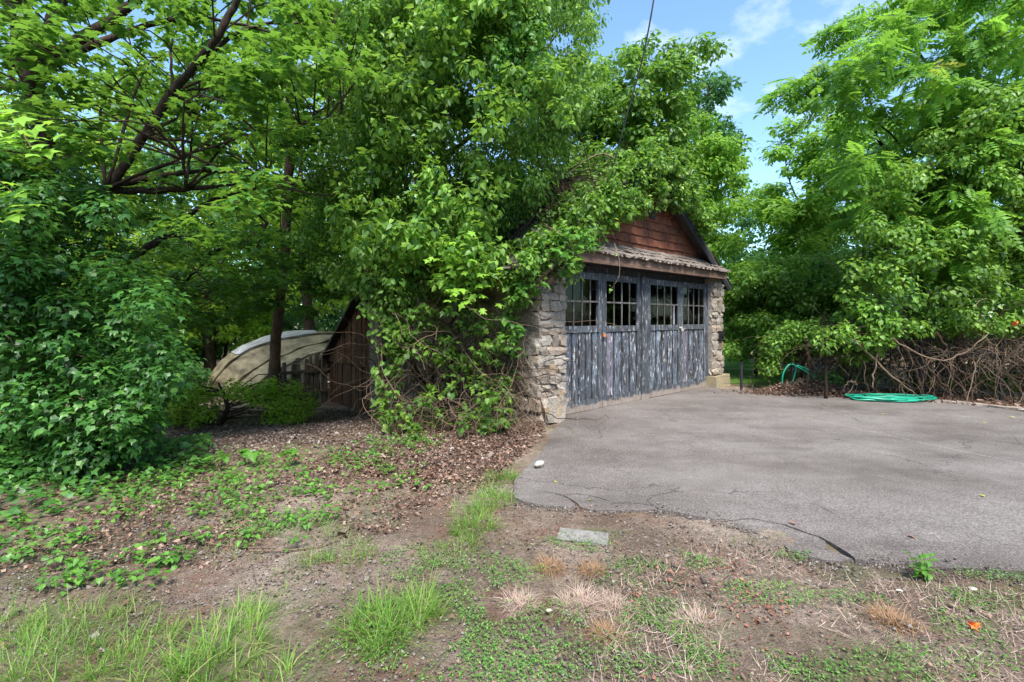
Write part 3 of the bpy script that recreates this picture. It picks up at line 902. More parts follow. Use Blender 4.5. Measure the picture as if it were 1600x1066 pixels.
# hasps
lk = tag(empty('padlock', (*gar(1.055, -.055), 1.235), GZ), 'small orange rusty lock where the two left doors meet', 'padlock')
a = Acc(); a.box(-.028, .028, -.012, .012, -.03, .012, .003); a.build('lock_body', M['rust'], lk)
a = Acc(); a.tube([(-.018, 0, .01), (-.018, 0, .035), (0, 0, .048), (.018, 0, .035), (.018, 0, .01)], .004, None, 6); a.build('shackle', M['padlock'], lk)
lk = tag(empty('padlock', (*gar(3.648, -.055), 1.30), GZ), 'pale grey lock and hasp on the two right doors', 'padlock')
a = Acc(); a.box(-.03, .035, -.012, .012, -.04, .012, .004); a.build('lock_body', M['padlock'], lk)
a = Acc(); a.tube([(-.018, 0, .01), (-.018, 0, .035), (0, 0, .048), (.018, 0, .035), (.018, 0, .01)], .004, None, 6); a.box(-.09, .0, .008, .016, .02, .05); a.build('hasp', M['padlock'], lk)
# iron hinges / hook
# meter box on the right pillar
mb_ = tag(empty('outlet_box', (*gar(5.12, -.18), 1.14), GZ), 'small black outlet box on the right stone pillar', 'outlet box')
a = Acc(); a.box(-.08, .08, -.03, .03, -.10, .10, .003); a.build('box_body', M['black_metal'], mb_)
a = Acc(); a.box(-.07, .07, -.05, -.031, -.02, .085, .002); a.build('cover', M['black_metal'], mb_)
# things inside
wb = tag(empty('storage_cabinet', (*gar(1.02, .85), .012), GZ + .15), 'white cabinet seen inside through the missing window pane', 'cabinet')
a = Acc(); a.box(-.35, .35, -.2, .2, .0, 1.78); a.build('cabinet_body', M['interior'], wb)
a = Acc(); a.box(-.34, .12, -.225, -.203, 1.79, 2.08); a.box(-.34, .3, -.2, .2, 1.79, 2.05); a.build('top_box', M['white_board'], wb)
# roof vent-like dark window in gable
a = Acc(); a.box(2.62, 2.80, .045, .068, 3.42, 3.66, .003); a.build('gable_vent', M['black_board'], gar_root)

# overhead service cable
cb = Acc()
cp = smooth_path([P(1030, -60, 6.8), P(1018, 20, 7.0), P(1003, 95, 7.5), P(985, 160, 8.0), P(966, 230, 8.5), P(945, 305, 8.9)], 26)
cb.tube(cp - cp[-1], .012, .012, 6)
tag(cb.build('power_cable', M['cable'], None, cp[-1], True), 'thin grey service cable dropping from the sky to the garage gable', 'cable')

# ------------------------------------------------------------------ rear lean-to shed of vertical planks
sroot = tag(empty('plank_shed', (*gar(-.5, 5.5), -.66), GZ), 'leaning brown plank shed behind the garage with a sloping roof', 'shed')
zb = 0.0
def plank(parent, v0, w, z0, z1, uo, mat, tilt=0):
    a = Acc(); a.box(-.012, .012, 0, w - .012, z0, z1, .006)
    o = a.build('plank', M[mat], parent, (uo, v0, 0)); o.rotation_euler = (tilt, 0, R.normal(0, .02)); return o
vv = -.35
def sroof(v): return 2.62 - max(0, v - .25) * .78
while vv < 2.15:
    w = R.uniform(.075, .12)
    plank(sroot, vv, w, 1.06, sroof(vv) - .06, -.02 + R.normal(0, .008), 'plank', R.normal(0, .008))
    plank(sroot, vv, w * R.uniform(.9, 1), -.05, 1.03 + R.normal(0, .01), .03 + R.normal(0, .01), 'plank', R.normal(0, .012))
    vv += w
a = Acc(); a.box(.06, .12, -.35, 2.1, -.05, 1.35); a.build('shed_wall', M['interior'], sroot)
v = [(-.22, -.4, 2.72), (-.22, .25, 2.68), (-.22, 2.75, .74), (3.5, -.4, 2.72), (3.5, .25, 2.68), (3.5, 2.75, .74)]
v = v + [(x, y, z_ - .07) for x, y, z_ in v]
f = [(0, 1, 4, 3), (1, 2, 5, 4), (6, 9, 10, 7), (7, 10, 11, 8), (0, 6, 7, 1), (1, 7, 8, 2), (2, 8, 11, 5), (3, 4, 10, 9), (4, 5, 11, 10), (0, 3, 9, 6)]
link('roof', np_mesh('roof', v, f), M['roofing'], sroot)
a = Acc(); a.box(-.16, -.02, 2.14, 2.35, 1.17, 1.27, .005); a.box(-.12, -.02, 2.14, 2.32, .93, 1.0, .005); a.build('rafter_end', M['raw_wood'], sroot)
# lower slat fence running on from the shed
fr_ = tag(empty('slat_fence', (*gar(-.55, 7.65), -.66), rad(146)), 'dark low wall of upright grey slats left of the plank shed', 'fence')
vv = 0
while vv < 1.35:
    w = R.uniform(.07, .14)
    a = Acc(); a.box(-.014, .014, 0, w - .015, -.05, R.uniform(1.1, 1.32) - vv * .12, .008)
    o = a.build('slat', M['plank_grey'], fr_, (R.normal(0, .015), vv, 0)); o.rotation_euler = (R.normal(0, .03), R.normal(0, .03), R.normal(0, .1))
    vv += w + R.uniform(0, .05)
a = Acc(); a.box(-.08, -.03, 0, 1.35, .82, .90); a.box(-.08, -.03, 0, 1.35, .28, .35); a.build('rail', M['plank_grey'], fr_)

# ------------------------------------------------------------------ pale curved hull
hull = tag(empty('boat_hull', (*P(430, 600, 13)[:2], -.66)), 'pale weathered upturned hull with curved planking, behind the slim tree trunk', 'boat hull')
hb = np.array(hull.location)
curves = [
    ([(305, 640), (325, 590), (362, 550), (415, 527), (470, 517), (540, 518)], 14.2),
    ([(315, 642), (338, 592), (376, 556), (425, 536), (478, 525), (545, 521)], 13.6),
    ([(342, 645), (368, 602), (408, 572), (452, 552), (496, 537), (552, 528)], 13.2),
    ([(370, 648), (390, 612), (425, 585), (462, 566), (490, 554), (514, 548)], 12.9),
    ([(400, 650), (418, 622), (448, 598), (470, 582), (492, 570), (512, 562)], 12.7),
    ]
cs = [smooth_path([P(a_, b_, d_) for a_, b_ in l], 16) - hb for l, d_ in curves]
for i in range(len(cs) - 1):
    A0, B0 = cs[i], cs[i + 1]
    v = []; m_ = len(A0)
    off = np.array([0, -.05, .03])
    for k in range(m_):
        mid = A0[k] * .35 + B0[k] * .65 + np.array([0, -.03, .02 + .02 * math.sin(k * .9 + i)])
        wv = R.normal(0, .012, 3)
        v += [A0[k] + off * .0 + wv, mid + wv, B0[k] + off + R.normal(0, .016, 3), B0[k] + off * .2 + np.array([0, .05, -.06])]
    f = []
    for k in range(m_ - 1):
        for j in range(3):
            a_ = k * 4 + j; f.append((a_, a_ + 4, a_ + 5, a_ + 1))
    if i == 0:
        k0, k1 = m_ * 6 // 16, m_ * 13 // 16; fw = [tuple(x - k0 * 4 for x in q) for q in f[k0 * 3:k1 * 3]]; link('cover_strip', np_mesh('cover_strip', np.array(v)[k0 * 4:k1 * 4 + 4] + np.array([0, -.02, .02]), fw), M['hull_white'], hull)
    link('strake', np_mesh('strake', v, f), M['hull'], hull)

# ------------------------------------------------------------------ ground scatter
def pts_on_ground(poly_px, n):
    q = poly_sample(poly_px, n)
    # sample uniformly on the ground, not in the view
    g = np.array([G(a, b) for a, b in [(x, y) for x, y in poly_px]])
    lo, hi = g[:, :2].min(0), g[:, :2].max(0)
    gpoly = [tuple(r[:2]) for r in g]
    out = np.zeros((0, 2))
    while len(out) < n:
        s = R.uniform(lo, hi, (n * 3, 2)); s = s[in_poly(s[:, 0], s[:, 1], gpoly)]; out = np.concatenate([out, s])
    out = out[:n]
    return np.stack([out[:, 0], out[:, 1], ground_z(out[:, 0], out[:, 1])], 1)
def nfield(p, s=1.5, o=0.0):
    return np.array([noise.fractal(Vector((x * s + o, y * s, 0.5)), 1, 2, 3) for x, y, _ in p])
def off_drive(p):
    return p[~in_poly(p[:, 0], p[:, 1], main)]

ALL = [(-150, 1300), (-150, 640), (600, 640), (830, 668), (800, 780), (1030, 803), (1290, 885), (1900, 925), (1900, 1300)]
# gravel
p = off_drive(pts_on_ground([(-100, 1200), (-100, 820), (500, 740), (760, 700), (800, 780), (1030, 803), (1290, 885), (1900, 925), (1900, 1200)], 34000))
nf_ = nfield(p, 1.1, 4); p = p[nf_ + R.normal(0, .25, len(p)) > -.1]
a = Acc(); k = len(p); p = p + np.array([0, 0, .012])
s = np.exp(R.normal(math.log(.0045), .45, k)).clip(.002, .02)
scatter(a, 'chip', p, rdir(k), UP + R.normal(0, .3, (k, 3)), s, .15)
tag(a.build('gravel', M['gravel']), 'small grey gravel chips scattered over the bare soil', kind='stuff')
ed = np.array(gp([(801, 760), (803, 782), (850, 795), (905, 797), (950, 801), (1030, 799), (1095, 811), (1145, 821), (1198, 846), (1256, 872), (1310, 882), (1370, 883), (1480, 891), (1600, 899), (1750, 910)]))
ts = R.uniform(0, len(ed) - 1.001, 5200); ts = ts[np.array([noise.noise(Vector((x * 2.1, 3, 1))) for x in ts]) + R.normal(0, .2, 5200) > -.05]; NC = len(ts); ii = ts.astype(int); fr2 = (ts - ii)[:, None]
q = ed[ii] * (1 - fr2) + ed[ii + 1] * fr2; q = q + np.stack([R.normal(0, .02, NC), R.normal(-.03, .055, NC)], 1)
ins_ = in_poly(q[:, 0], q[:, 1], main); q = np.stack([q[:, 0], q[:, 1], np.where(ins_, .032, .012)], 1)
a = Acc(); scatter(a, 'chip', q, rdir(NC), UP + R.normal(0, .3, (NC, 3)), np.exp(R.normal(math.log(.004), .5, NC)).clip(.002, .016), .15)
tag(a.build('crumbled_asphalt', M['gravel']), 'crumbs of broken asphalt along the ragged driveway edge', kind='stuff')
# leaf litter near
def litter(name, label, poly, n, size, mat, thr=-9, nz=1.4, z=.02, lift=.4):
    p = off_drive(pts_on_ground(poly, n))
    if thr > -9:
        p = p[nfield(p, nz, 11) + R.normal(0, .2, len(p)) > thr]
    k = len(p); p = p + np.stack([np.zeros(k), np.zeros(k), R.uniform(.003, z + .015, k)], 1)
    a = Acc()
    h = k // 2
    tip = norm(R.normal(0, 1, (k, 3)) * np.array([1, 1, .25])); nr = UP + R.normal(0, lift, (k, 3))
    sz = size * np.exp(R.normal(0, .35, k))
    scatter(a, 'ivy7', p[:h], tip[:h], nr[:h], sz[:h], .10); scatter(a, 'oval', p[h:], tip[h:], nr[h:], sz[h:], .10)
    tag(a.build(name, M[mat]), label, kind='stuff')
litter('dead_leaves', 'brown dead leaves lying deep in the shade before the shed', [(150, 760), (220, 690), (260, 648), (420, 640), (470, 636), (620, 640), (830, 680), (800, 720), (640, 735), (480, 700), (300, 735)], 34000, .03, 'litter_far')
litter('fallen_leaves', 'brown fallen leaves and bark bits over the soil on the left', [(-120, 900), (-80, 770), (200, 730), (480, 700), (780, 690), (800, 740), (640, 830), (300, 900)], 14000, .026, 'litter', -.05)
litter('leaf_debris', 'tiny reddish leaf debris over the bare front yard', ALL, 42000, .014, 'litter', -.15)
litter('red_leaves', 'curled reddish leaves among dry grass in the front right', [(930, 1100), (1000, 900), (1130, 860), (1230, 940), (1250, 1100)], 1900, .016, 'litter_red', .2)
litter('brown_leaves', 'brown leaves drifted against the foot of the vines', [(560, 740), (640, 660), (850, 660), (850, 690), (790, 735), (650, 770)], 8000, .03, 'litter', z=.04)

# creeping ground cover
def cover(name, label, blobs, mat, tmpl, size, per_m2, h=.03):
    a = Acc()
    for (px, py, rx, ry) in blobs:
        c0 = G(px, py); sx = rx / F * c0[1]; sy = abs(G(px, py - ry)[1] - c0[1])
        area = math.pi * sx * sy; n = int(area * per_m2) + 3
        ang_ = R.uniform(0, 6.283, n); rr = np.sqrt(R.random(n)) * (1 + R.normal(0, .15, n))
        p = np.stack([c0[0] + np.cos(ang_) * rr * sx, c0[1] + np.sin(ang_) * rr * sy, np.zeros(n)], 1)
        p = off_drive(p)
        nf = nfield(p, 4.0, 2) + R.normal(0, .12, len(p)); p = p[nf > -.12]
        k = len(p)
        if not k: continue
        p[:, 2] = ground_z(p[:, 0], p[:, 1]) + .012 + R.random(k) ** 1.5 * h
        scatter(a, tmpl, p, norm(R.normal(0, 1, (k, 3)) * np.array([1, 1, .3])), UP + R.normal(0, .35, (k, 3)), size * R.uniform(.6, 1.4, k))
    tag(a.build(name, M[mat]), label, kind='stuff')
bl = [(680, 950, 130, 60), (880, 1000, 200, 60), (1000, 900, 60, 25), (1200, 930, 80, 20), (1520, 960, 120, 45), (1450, 1040, 160, 30), (760, 890, 90, 30), (1130, 1040, 120, 30),
      (560, 1020, 80, 40), (1080, 880, 50, 18), (1560, 900, 70, 12), (1240, 870, 30, 8), (900, 850, 60, 15), (640, 880, 50, 25), (1030, 960, 60, 25), (430, 820, 100, 20), (1330, 935, 50, 12), (1260, 1055, 110, 20), (1700, 980, 100, 40), (780, 1050, 150, 25), (1460, 935, 60, 25), (1060, 1010, 50, 30)]
cover('ground_cover', 'tiny creeping green weeds in patches on the soil', bl, 'cover', 'oval', .014, 6500, .022)
bv = [(330, 755, 150, 40), (270, 785, 110, 30), (420, 730, 110, 22), (100, 835, 60, 12), (50, 900, 70, 14), (230, 880, 40, 8), (300, 740, 120, 25), (600, 745, 60, 28), (590, 700, 60, 22), (500, 770, 40, 14), (130, 780, 90, 20), (470, 815, 50, 18), (390, 800, 60, 20), (640, 700, 40, 16), (150, 915, 70, 9), (30, 860, 60, 20), (560, 720, 40, 14), (340, 850, 90, 10)]
cover('creeping_vine', 'bright green creeping vine leaves at the edge of the brush', bv, 'weed', 'heart6', .036, 320, .10)
# clumped weed sprigs
a = Acc(); cc = []
for (px, py, rx, ry) in bv:
    for _ in range(7):
        q = G(px + R.uniform(-rx, rx) * 1.3, py + R.uniform(-ry, ry) * 1.2); cc.append(q + np.array([0, 0, .07]))
cc = off_drive(np.array(cc)); clump_leaves(a, 'heart6', cc, .09, 16, .036, flat=.6, up=1.2, outw=.3, rnd=.3)
tag(a.build('low_weeds', M['weed']), 'sprigs of heart leaved weeds along the brush edge', kind='stuff')
# dark ivy carpet under the left shrub
a = Acc(); q = pts_on_ground([(-150, 860), (-150, 720), (180, 690), (330, 690), (330, 745), (160, 790), (60, 820)], 3800); k = len(q)
q[:, 2] += R.uniform(.02, .16, k)
scatter(a, 'ivy', q, norm(R.normal(0, 1, (k, 3)) * np.array([1, 1, .3])), UP + R.normal(0, .35, (k, 3)), .075 * R.uniform(.6, 1.3, k))
tag(a.build('ivy_carpet', M['ivy']), 'dark ivy carpet under the leafy shrub', kind='stuff')

def grass(name, label, tufts, mat, tall=1.0, kind='stuff', cat=None, spread=.75, base=None, dens=1.05, w=1.0, hs=.8, lo_=.05):
    a = Acc()
    for (px, py, rx, n, h) in tufts:
        n = int(n * dens); rx = rx * 1.25; h = h * hs
        c0 = G(px, py); sx = rx / F * c0[1]
        m_ = max(1, n // 11)
        ang_ = R.uniform(0, 6.283, m_); rr = R.random(m_) ** .7
        p = np.stack([c0[0] + np.cos(ang_) * rr * sx, c0[1] + np.sin(ang_) * rr * sx * 1.0, np.zeros(m_)], 1)
        ix = R.integers(0, m_, n); hsub = R.uniform(.45, 1.15, m_)[ix]
        dxy = R.normal(0, .011, (n, 3)) * np.array([1, 1, 0])
        p = p[ix] + dxy
        ins_ = in_poly(p[:, 0], p[:, 1], main); p = p[~ins_]; dxy = dxy[~ins_]; hsub = hsub[~ins_]
        p = off_drive(p); k = len(p)
        if not k: continue
        p[:, 2] = ground_z(p[:, 0], p[:, 1]) - .005
        out = norm(np.stack([p[:, 0] - c0[0] + R.normal(0, sx * .5, k) + dxy[:, 0] * 12, p[:, 1] - c0[1] + R.normal(0, sx * .5, k) + dxy[:, 1] * 12, np.zeros(k)], 1))
        up = UP + out * R.uniform(lo_, spread, k)[:, None] + R.normal(0, .1, (k, 3))
        hh = h * R.uniform(.3, 1.15, k) * hsub
        i = R.integers(0, 3, k)
        if base is not None: p = p - base
        for q in range(3):
            mm = i == q
            blades(a, 'blade%d' % q, p[mm], up[mm], out[mm], hh[mm])
    o = a.build(name, M[mat], None, base)
    if cat: tag(o, label, cat)
    else: tag(o, label, kind=kind)
    return o
gt = [(620, 980, 55, 520, .26), (600, 1000, 35, 200, .22), (650, 950, 30, 160, .22), (545, 985, 15, 40, .24),
      (530, 875, 40, 220, .2), (465, 885, 35, 160, .14), (740, 825, 32, 640, .19), (765, 785, 32, 700, .18), (788, 750, 26, 560, .17), (715, 860, 28, 240, .14), (725, 800, 30, 300, .13), (755, 800, 20, 300, .15), (700, 880, 28, 140, .13), (740, 850, 20, 110, .15),
      (350, 1000, 60, 420, .22), (330, 1040, 60, 380, .25), (280, 1060, 60, 260, .2), (390, 965, 30, 140, .18),
      (80, 1020, 90, 900, .15), (160, 1050, 80, 700, .16), (20, 1060, 80, 700, .17), (50, 985, 90, 500, .11), (180, 1010, 70, 400, .12), (200, 960, 30, 160, .14), (100, 980, 60, 300, .14), (-60, 1000, 80, 300, .18), (230, 1010, 40, 160, .14),
      (350, 860, 30, 90, .1), (370, 880, 30, 80, .12), (600, 800, 30, 90, .09), (660, 870, 20, 50, .12), (520, 800, 30, 90, .1), (650, 745, 20, 40, .08),
      (1240, 1010, 20, 40, .06), (1440, 960, 60, 110, .05), (1550, 990, 70, 140, .05), (1580, 920, 50, 90, .05), (470, 930, 30, 60, .1), (700, 1000, 30, 60, .08), (960, 985, 30, 40, .05), (1390, 1020, 40, 80, .06), (1300, 1050, 60, 90, .06), (430, 1070, 50, 200, .2), (520, 840, 22, 90, .16), (560, 850, 14, 80, .18)]
grass('grass', 'long green grass tufts growing from the bare soil', gt, 'grass')
# thin sprinkling of short grass
q = off_drive(pts_on_ground(ALL, 16000)); q = q[nfield(q, 1.6, 30) + R.normal(0, .2, len(q)) > .12]; k = len(q)
a = Acc(); o_ = norm(R.normal(0, 1, (k, 3)) * np.array([1, 1, 0.01]))
blades(a, 'blade1', q, UP + o_ * .8, o_, .06 * R.uniform(.4, 1.3, k))
tag(a.build('short_grass', M['grass']), 'thin short grass sprinkled over the yard', kind='stuff')
# dry stems on soil
q = off_drive(pts_on_ground([(900, 1150), (980, 880), (1150, 860), (1300, 900), (1700, 940), (1700, 1150)], 6500)); q = q[nfield(q, 1.2, 50) + R.normal(0, .2, len(q)) > -.05]; k = len(q)
q[:, 2] += .012
a = Acc(); tp = norm(R.normal(0, 1, (k, 3)) * np.array([1, 1, .12]))
scatter(a, 'blade1', q, tp, UP + R.normal(0, .3, (k, 3)), .07 * R.uniform(.4, 1.6, k))
tag(a.build('dry_stems', M['dry_grass']), 'matted dry grass stems on the front right soil', kind='stuff')
dry = [(812, 945, 22, 'dry_grass', 'leftmost of the four straw coloured dead grass tufts in the foreground'),
       (905, 945, 28, 'dry_grass', 'widest straw coloured dead grass tuft, in the middle of the row'),
       (960, 950, 24, 'dry_grass', 'straw coloured dead grass tuft touching the right side of the widest one'),
       (948, 992, 18, 'rust_grass', 'brownish dead grass tuft in front of the row of straw tufts'),
       (860, 885, 18, 'rust_grass', 'small rust brown grass tuft below the concrete plate'),
       (925, 890, 17, 'rust_grass', 'small rust brown grass tuft right of its twin below the plate'),
       (1090, 985, 45, 'dry_grass', 'broad matted dead grass patch among red leaves'),
       (1395, 970, 24, 'rust_grass', 'brown dead grass tuft in the front right soil')]
for (px, py, r_, mt, lb) in dry:
    b_ = G(px, py)
    o = grass('dry_grass_tuft', lb, [(px, py, r_ * .75, int(r_ * 26), .115 * (min(r_, 28) / 26) ** .5)], mt, cat='grass tuft', spread=3.0, base=b_, dens=2.4, hs=.95, lo_=.5)
    o['group'] = 'dead grass tufts in the foreground'

# white rock on driveway, concrete plate
def pebble(name, label, loc, s, mat, rz=0, parts=None, cat='stone', group=None):
    bm = bmesh.new(); bmesh.ops.create_icosphere(bm, subdivisions=3, radius=1)
    off = random.uniform(0, 50)
    for v_ in bm.verts:
        n_ = noise.fractal(v_.co * 1.1 + Vector((off, 0, 0)), 1, 2, 3)
        v_.co *= 1 + .22 * n_; v_.co.x *= s[0]; v_.co.y *= s[1]; v_.co.z *= s[2]
        if v_.co.x > 0: v_.co.y *= .85
    me = bpy.data.meshes.new(name); bm.to_mesh(me); bm.free()
    o = link(name, me, M[mat], None, loc, True); o.rotation_euler = (0, 0, rz)
    return tag(o, label, cat, group)
q = G(843, 733); pebble('white_rock', 'smooth whitish rock lying on the left edge of the asphalt', (q[0], q[1], .05), (.07, .042, .032), 'pebble_white', rad(55), cat='rock')
for px, py, s_, lb in [(838, 683, .06, 'flat pale stone in the soil beside the left stone pillar'), (1405, 926, .02, 'pale pebble in the soil left of the leafy seedling'), (1519, 923, .025, 'flat pale pebble on the soil under the asphalt edge at right'), (858, 957, .018, 'small white pebble in front of the dead grass tufts')]:
    q = G(px, py); pebble('pebble', lb, (q[0], q[1], .012), (s_, s_ * .6, s_ * .35), 'pebble_white', 0)
pl = G(911, 842)
a = Acc(); a.box(-.17, .17, -.085, .085, -.01, .016, .006)
o = a.build('concrete_plate', M['plate'], None, (pl[0], pl[1], .004)); o.rotation_euler = (rad(2), rad(1), rad(-14)); tag(o, 'flat grey pitted concrete plate set in the soil', 'plate')

# seedling at the asphalt edge
def sprig(name, label, base, stems, lsize, mat, cat='plant', tmpl='ovate', nleaf=4, stem_mat='green_stem', r=.003):
    root = tag(empty(name, base), label, cat)
    me = np_mesh('leaf', *T[tmpl]); me.materials.append(M[mat])
    for pts in stems:
        p_ = smooth_path(pts, 10); a = Acc(); a.tube(p_, r, r * .5, 5); a.build('stem', M[stem_mat], root)
        for i in range(nleaf):
            tq = .25 + .75 * (i + .5) / nleaf
            c_ = p_[int(tq * 9)]
            for sg in (-1, 1):
                o = bpy.data.objects.new('leaf', me); COL.objects.link(o); o.parent = root
                o.location = c_; s_ = lsize * R.uniform(.7, 1.2); o.scale = (s_, s_, s_)
                d_ = norm(R.normal(0, 1, 3) * np.array([1, 1, .2]))
                o.rotation_euler = (R.normal(-.1, .3), R.normal(0, .3), R.uniform(0, 6.28))
    return root
b_ = G(1440, 905)
sprig('seedling', 'green leafy seedling growing at the lower edge of the asphalt', b_, [[(0, 0, 0), (.02, 0, .08), (.0, .0, .16)], [(0, 0, 0), (-.04, 0, .08), (-.08, 0, .17)], [(0, 0, 0), (.05, .02, .07), (.07, .02, .14)], [(0, 0, 0), (.03, -.03, .05), (.05, -.05, .09)], [(0, 0, 0), (-.03, -.03, .05), (-.03, -.05, .08)]], .05, 'weed', nleaf=4)
for (px, py, lb, n_) in [(345, 735, 'broad leaved weed with big pale leaves under the brush, left of its neighbour', 5), (385, 728, 'broad leaved weed with big pale leaves, right of its neighbour', 4), (455, 728, 'short broad leaved weed in the leaf litter', 3)]:
    b_ = G(px, py)
    st = []
    for _ in range(n_):
        th_ = R.uniform(0, 6.28); r_ = R.uniform(.08, .2)
        st.append([(0, 0, 0), (math.cos(th_) * r_ * .5, math.sin(th_) * r_ * .5, .14), (math.cos(th_) * r_, math.sin(th_) * r_, .22)])
    sprig('broadleaf_weed', lb, b_, st, .11, 'weed', tmpl='heart', nleaf=1)
# fallen stick
st_ = [(G(390, 865), G(480, 862), G(530, 845), G(555, 815)), (G(300, 848), G(340, 855), G(420, 862))]
for s_, lb in zip(st_, ('long curved dry stick lying across the soil', 'short straight twig left of the curved stick')):
    p_ = smooth_path([x + np.array([0, 0, .02]) for x in s_], 14, .004); a = Acc(); a.tube(p_ - p_[0], .006, .003, 5)
    tag(a.build('stick', M['twig'], None, p_[0]), lb, 'stick')

# yellow & brown fallen leaves on the driveway
lf = [(895, 678, 'weed', 'green leaf lying on the asphalt before the left door'), (1243, 824, 'litter_red', 'curled reddish leaf on the cracked asphalt edge'), (1262, 656, 'yellow', 'small pale leaf on the middle of the driveway'),
      (1584, 655, 'yellow', 'yellow leaf on the asphalt far right near the kerb'), (1538, 664, 'yellow', 'yellow leaf left of the far right one'), (1218, 630, 'litter_red', 'pale leaf on the far asphalt'), (1324, 648, 'litter', 'dark curled leaf on the asphalt below the hose'), (867, 757, 'yellow', 'tiny yellow leaf beside the white rock'), (1035, 673, 'yellow', 'yellow bit of leaf in the middle of the asphalt'), (1448, 604, 'litter', 'brown bit of leaf at the far edge'),
      (1380, 650, 'yellow', 'pale leaf right of the dark curled one'), (1100, 680, 'litter', 'dark speck of leaf on the asphalt'), (925, 787, 'yellow', 'tiny pale leaf by the crack'), (1420, 842, 'litter_red', 'small brown leaf on the near asphalt'), (1533, 780, 'yellow', 'small yellow leaf on the near right asphalt')]
for (px, py, mt, lb) in lf:
    q = G(px, max(py, 620)); a = Acc()
    scatter(a, 'ivy', np.zeros((1, 3)), rdir(1) * np.array([[1, 1, .1]]), UP[None] + R.normal(0, .3, (1, 3)), .045, .06)
    tag(a.build('fallen_leaf', M[mt], None, (q[0], q[1], .032)), lb, 'leaf', 'loose leaves on the driveway')
q = G(1523, 988); a = Acc(); scatter(a, 'maple', np.zeros((3, 3)), rdir(3), UP[None] + R.normal(0, .5, (3, 3)), .035, .05)
tag(a.build('orange_leaf', M['flower'], None, (q[0], q[1], .03)), 'bright orange leaf among the weeds at the lower right', 'leaf')

# ------------------------------------------------------------------ right side: fence, tangle, hoses, debris
# dark metal fence with posts, rails and pickets along the far side of the drive
fa = G(1345, 619); fb = np.array([9.9, 7.9, 0.0])
fl = np.linalg.norm(fb - fa); fang = math.atan2(fb[1] - fa[1], fb[0] - fa[0])
mf = tag(empty('metal_fence', fa + np.array([0, .35, 0]), fang), 'low black metal fence smothered in bare vines beside the driveway', 'fence')
for i in range(4):
    a = Acc(); x = fl * i / 3; a.box(x - .025, x + .025, -.025, .025, 0, 1.2, .001); a.build('post', M['black_metal'], mf)
for z in (.15, .55, 1.1):
    a = Acc(); a.box(.03, fl - .03, -.012, .012, z, z + .03); a.build('rail', M['black_metal'], mf)
x = .12
while x < fl - .05:
    if min(abs(x - fl * i / 3) for i in range(4)) > .05:
        a = Acc(); a.box(x - .007, x + .007, -.022, -.013, .06, 1.14); a.build('picket', M['black_metal'], mf)
    x += .11
gpst = G(1158, 611)
pr = tag(empty('fence_post', gpst), 'thin black metal fence post on the lawn edge right of the garage', 'post')
a = Acc(); a.tube([(0, 0, -.05), (0, 0, .58)], .028, .028, 8); a.build('pole', M['black_metal'], pr)
a = Acc(); a.box(-.035, .035, -.035, .035, .581, .60, .001); a.build('cap', M['black_metal'], pr)
a = Acc()
for z in (.15, .3, .45): a.tube(smooth_path([(-.35, .05, z), (0, 0, z + .01), (.55, -.05, z - .01)], 8), .003, .003, 4)
a.build('wire', M['black_metal'], pr)

def tangle(name, label, n, start, mat, length=(.6, 1.6), r=(.003, .010), bias=(0, 0, .6), cat='vine', sag=1.2, base=None, wander=.55, steps=14):
    a = Acc(); S = start(n)
    base = np.array(base if base is not None else S[0] * np.array([1, 1, 0]))
    for s in S:
        L_ = R.uniform(*length); st = L_ / steps
        d = norm(np.array(bias) + R.normal(0, .6, 3)); p = [s]; q = s.copy()
        for i in range(steps):
            d = norm(d + R.normal(0, wander * .45, 3) + np.array([0, 0, -sag * .05 * i / steps * 3]))
            q = q + d * st
            q[2] = max(q[2], float(ground_z(np.array(q[0]), np.array(q[1]))) + .01); p.append(q.copy())
        rr = R.uniform(*r)
        a.tube(np.array(p) - base, rr, rr * .45, 4, cap=False)
    o = a.build(name, M[mat], None, base)
    return o

def box_start(p0, p1, thick, z0, z1):
    p0 = np.array(p0); p1 = np.array(p1)
    def f(n):
        t_ = R.random(n)[:, None]
        c = p0 + (p1 - p0) * t_
        dn = norm(np.array([-(p1 - p0)[1], (p1 - p0)[0], 0]))
        c = c + dn * R.uniform(-thick, thick, n)[:, None]
        c[:, 2] = ground_z(c[:, 0], c[:, 1]) + R.uniform(z0, z1, n)
        return c
    return f
fA = G(1270, 612) + np.array([0, .3, 0]); fB = np.array([10.3, 8.0, 0.0])
bt = tag(empty('bare_vine_thicket', fA), 'thicket of bare brown vine stems hanging over the fence', 'vine thicket')
for nm, n_, mt, ln_, r_, z0, z1, bs in (('stems', 620, 'twig', (.6, 1.9), (.0025, .006), .7, 1.35, (0, 0, -.6)), ('stems', 260, 'twig_dark', (.6, 1.6), (.004, .011), .0, .8, (0.1, 0, .5)), ('stems', 120, 'twig', (1.0, 2.4), (.006, .013), .9, 1.35, (.7, -.05, -.05))):
    o = tangle(nm, '', n_, box_start(fA, fB, .33, z0, z1), mt, ln_, r_, bs, base=fA)
    o.parent = bt; o.location = (0, 0, 0); tag(o, kind='stuff')
big_st = [([(1462, 520), (1478, 545), (1450, 570), (1475, 600), (1490, 625)], 8.5, .022), ([(1330, 530), (1365, 560), (1395, 590), (1432, 618)], 8.7, .018), ([(1405, 530), (1430, 580), (1440, 615)], 8.9, .03), ([(1395, 528), (1430, 552), (1470, 562), (1510, 550), (1545, 520)], 8.3, .013),
          ([(1500, 560), (1520, 600), (1525, 628)], 8.6, .022), ([(1375, 520), (1370, 560), (1362, 605)], 8.7, .015), ([(1560, 580), (1590, 545), (1640, 530)], 8.0, .02), ([(1260, 530), (1262, 560), (1270, 600)], 9.4, .03), ([(1340, 600), (1325, 596), (1318, 612)], 8.7, .008)]
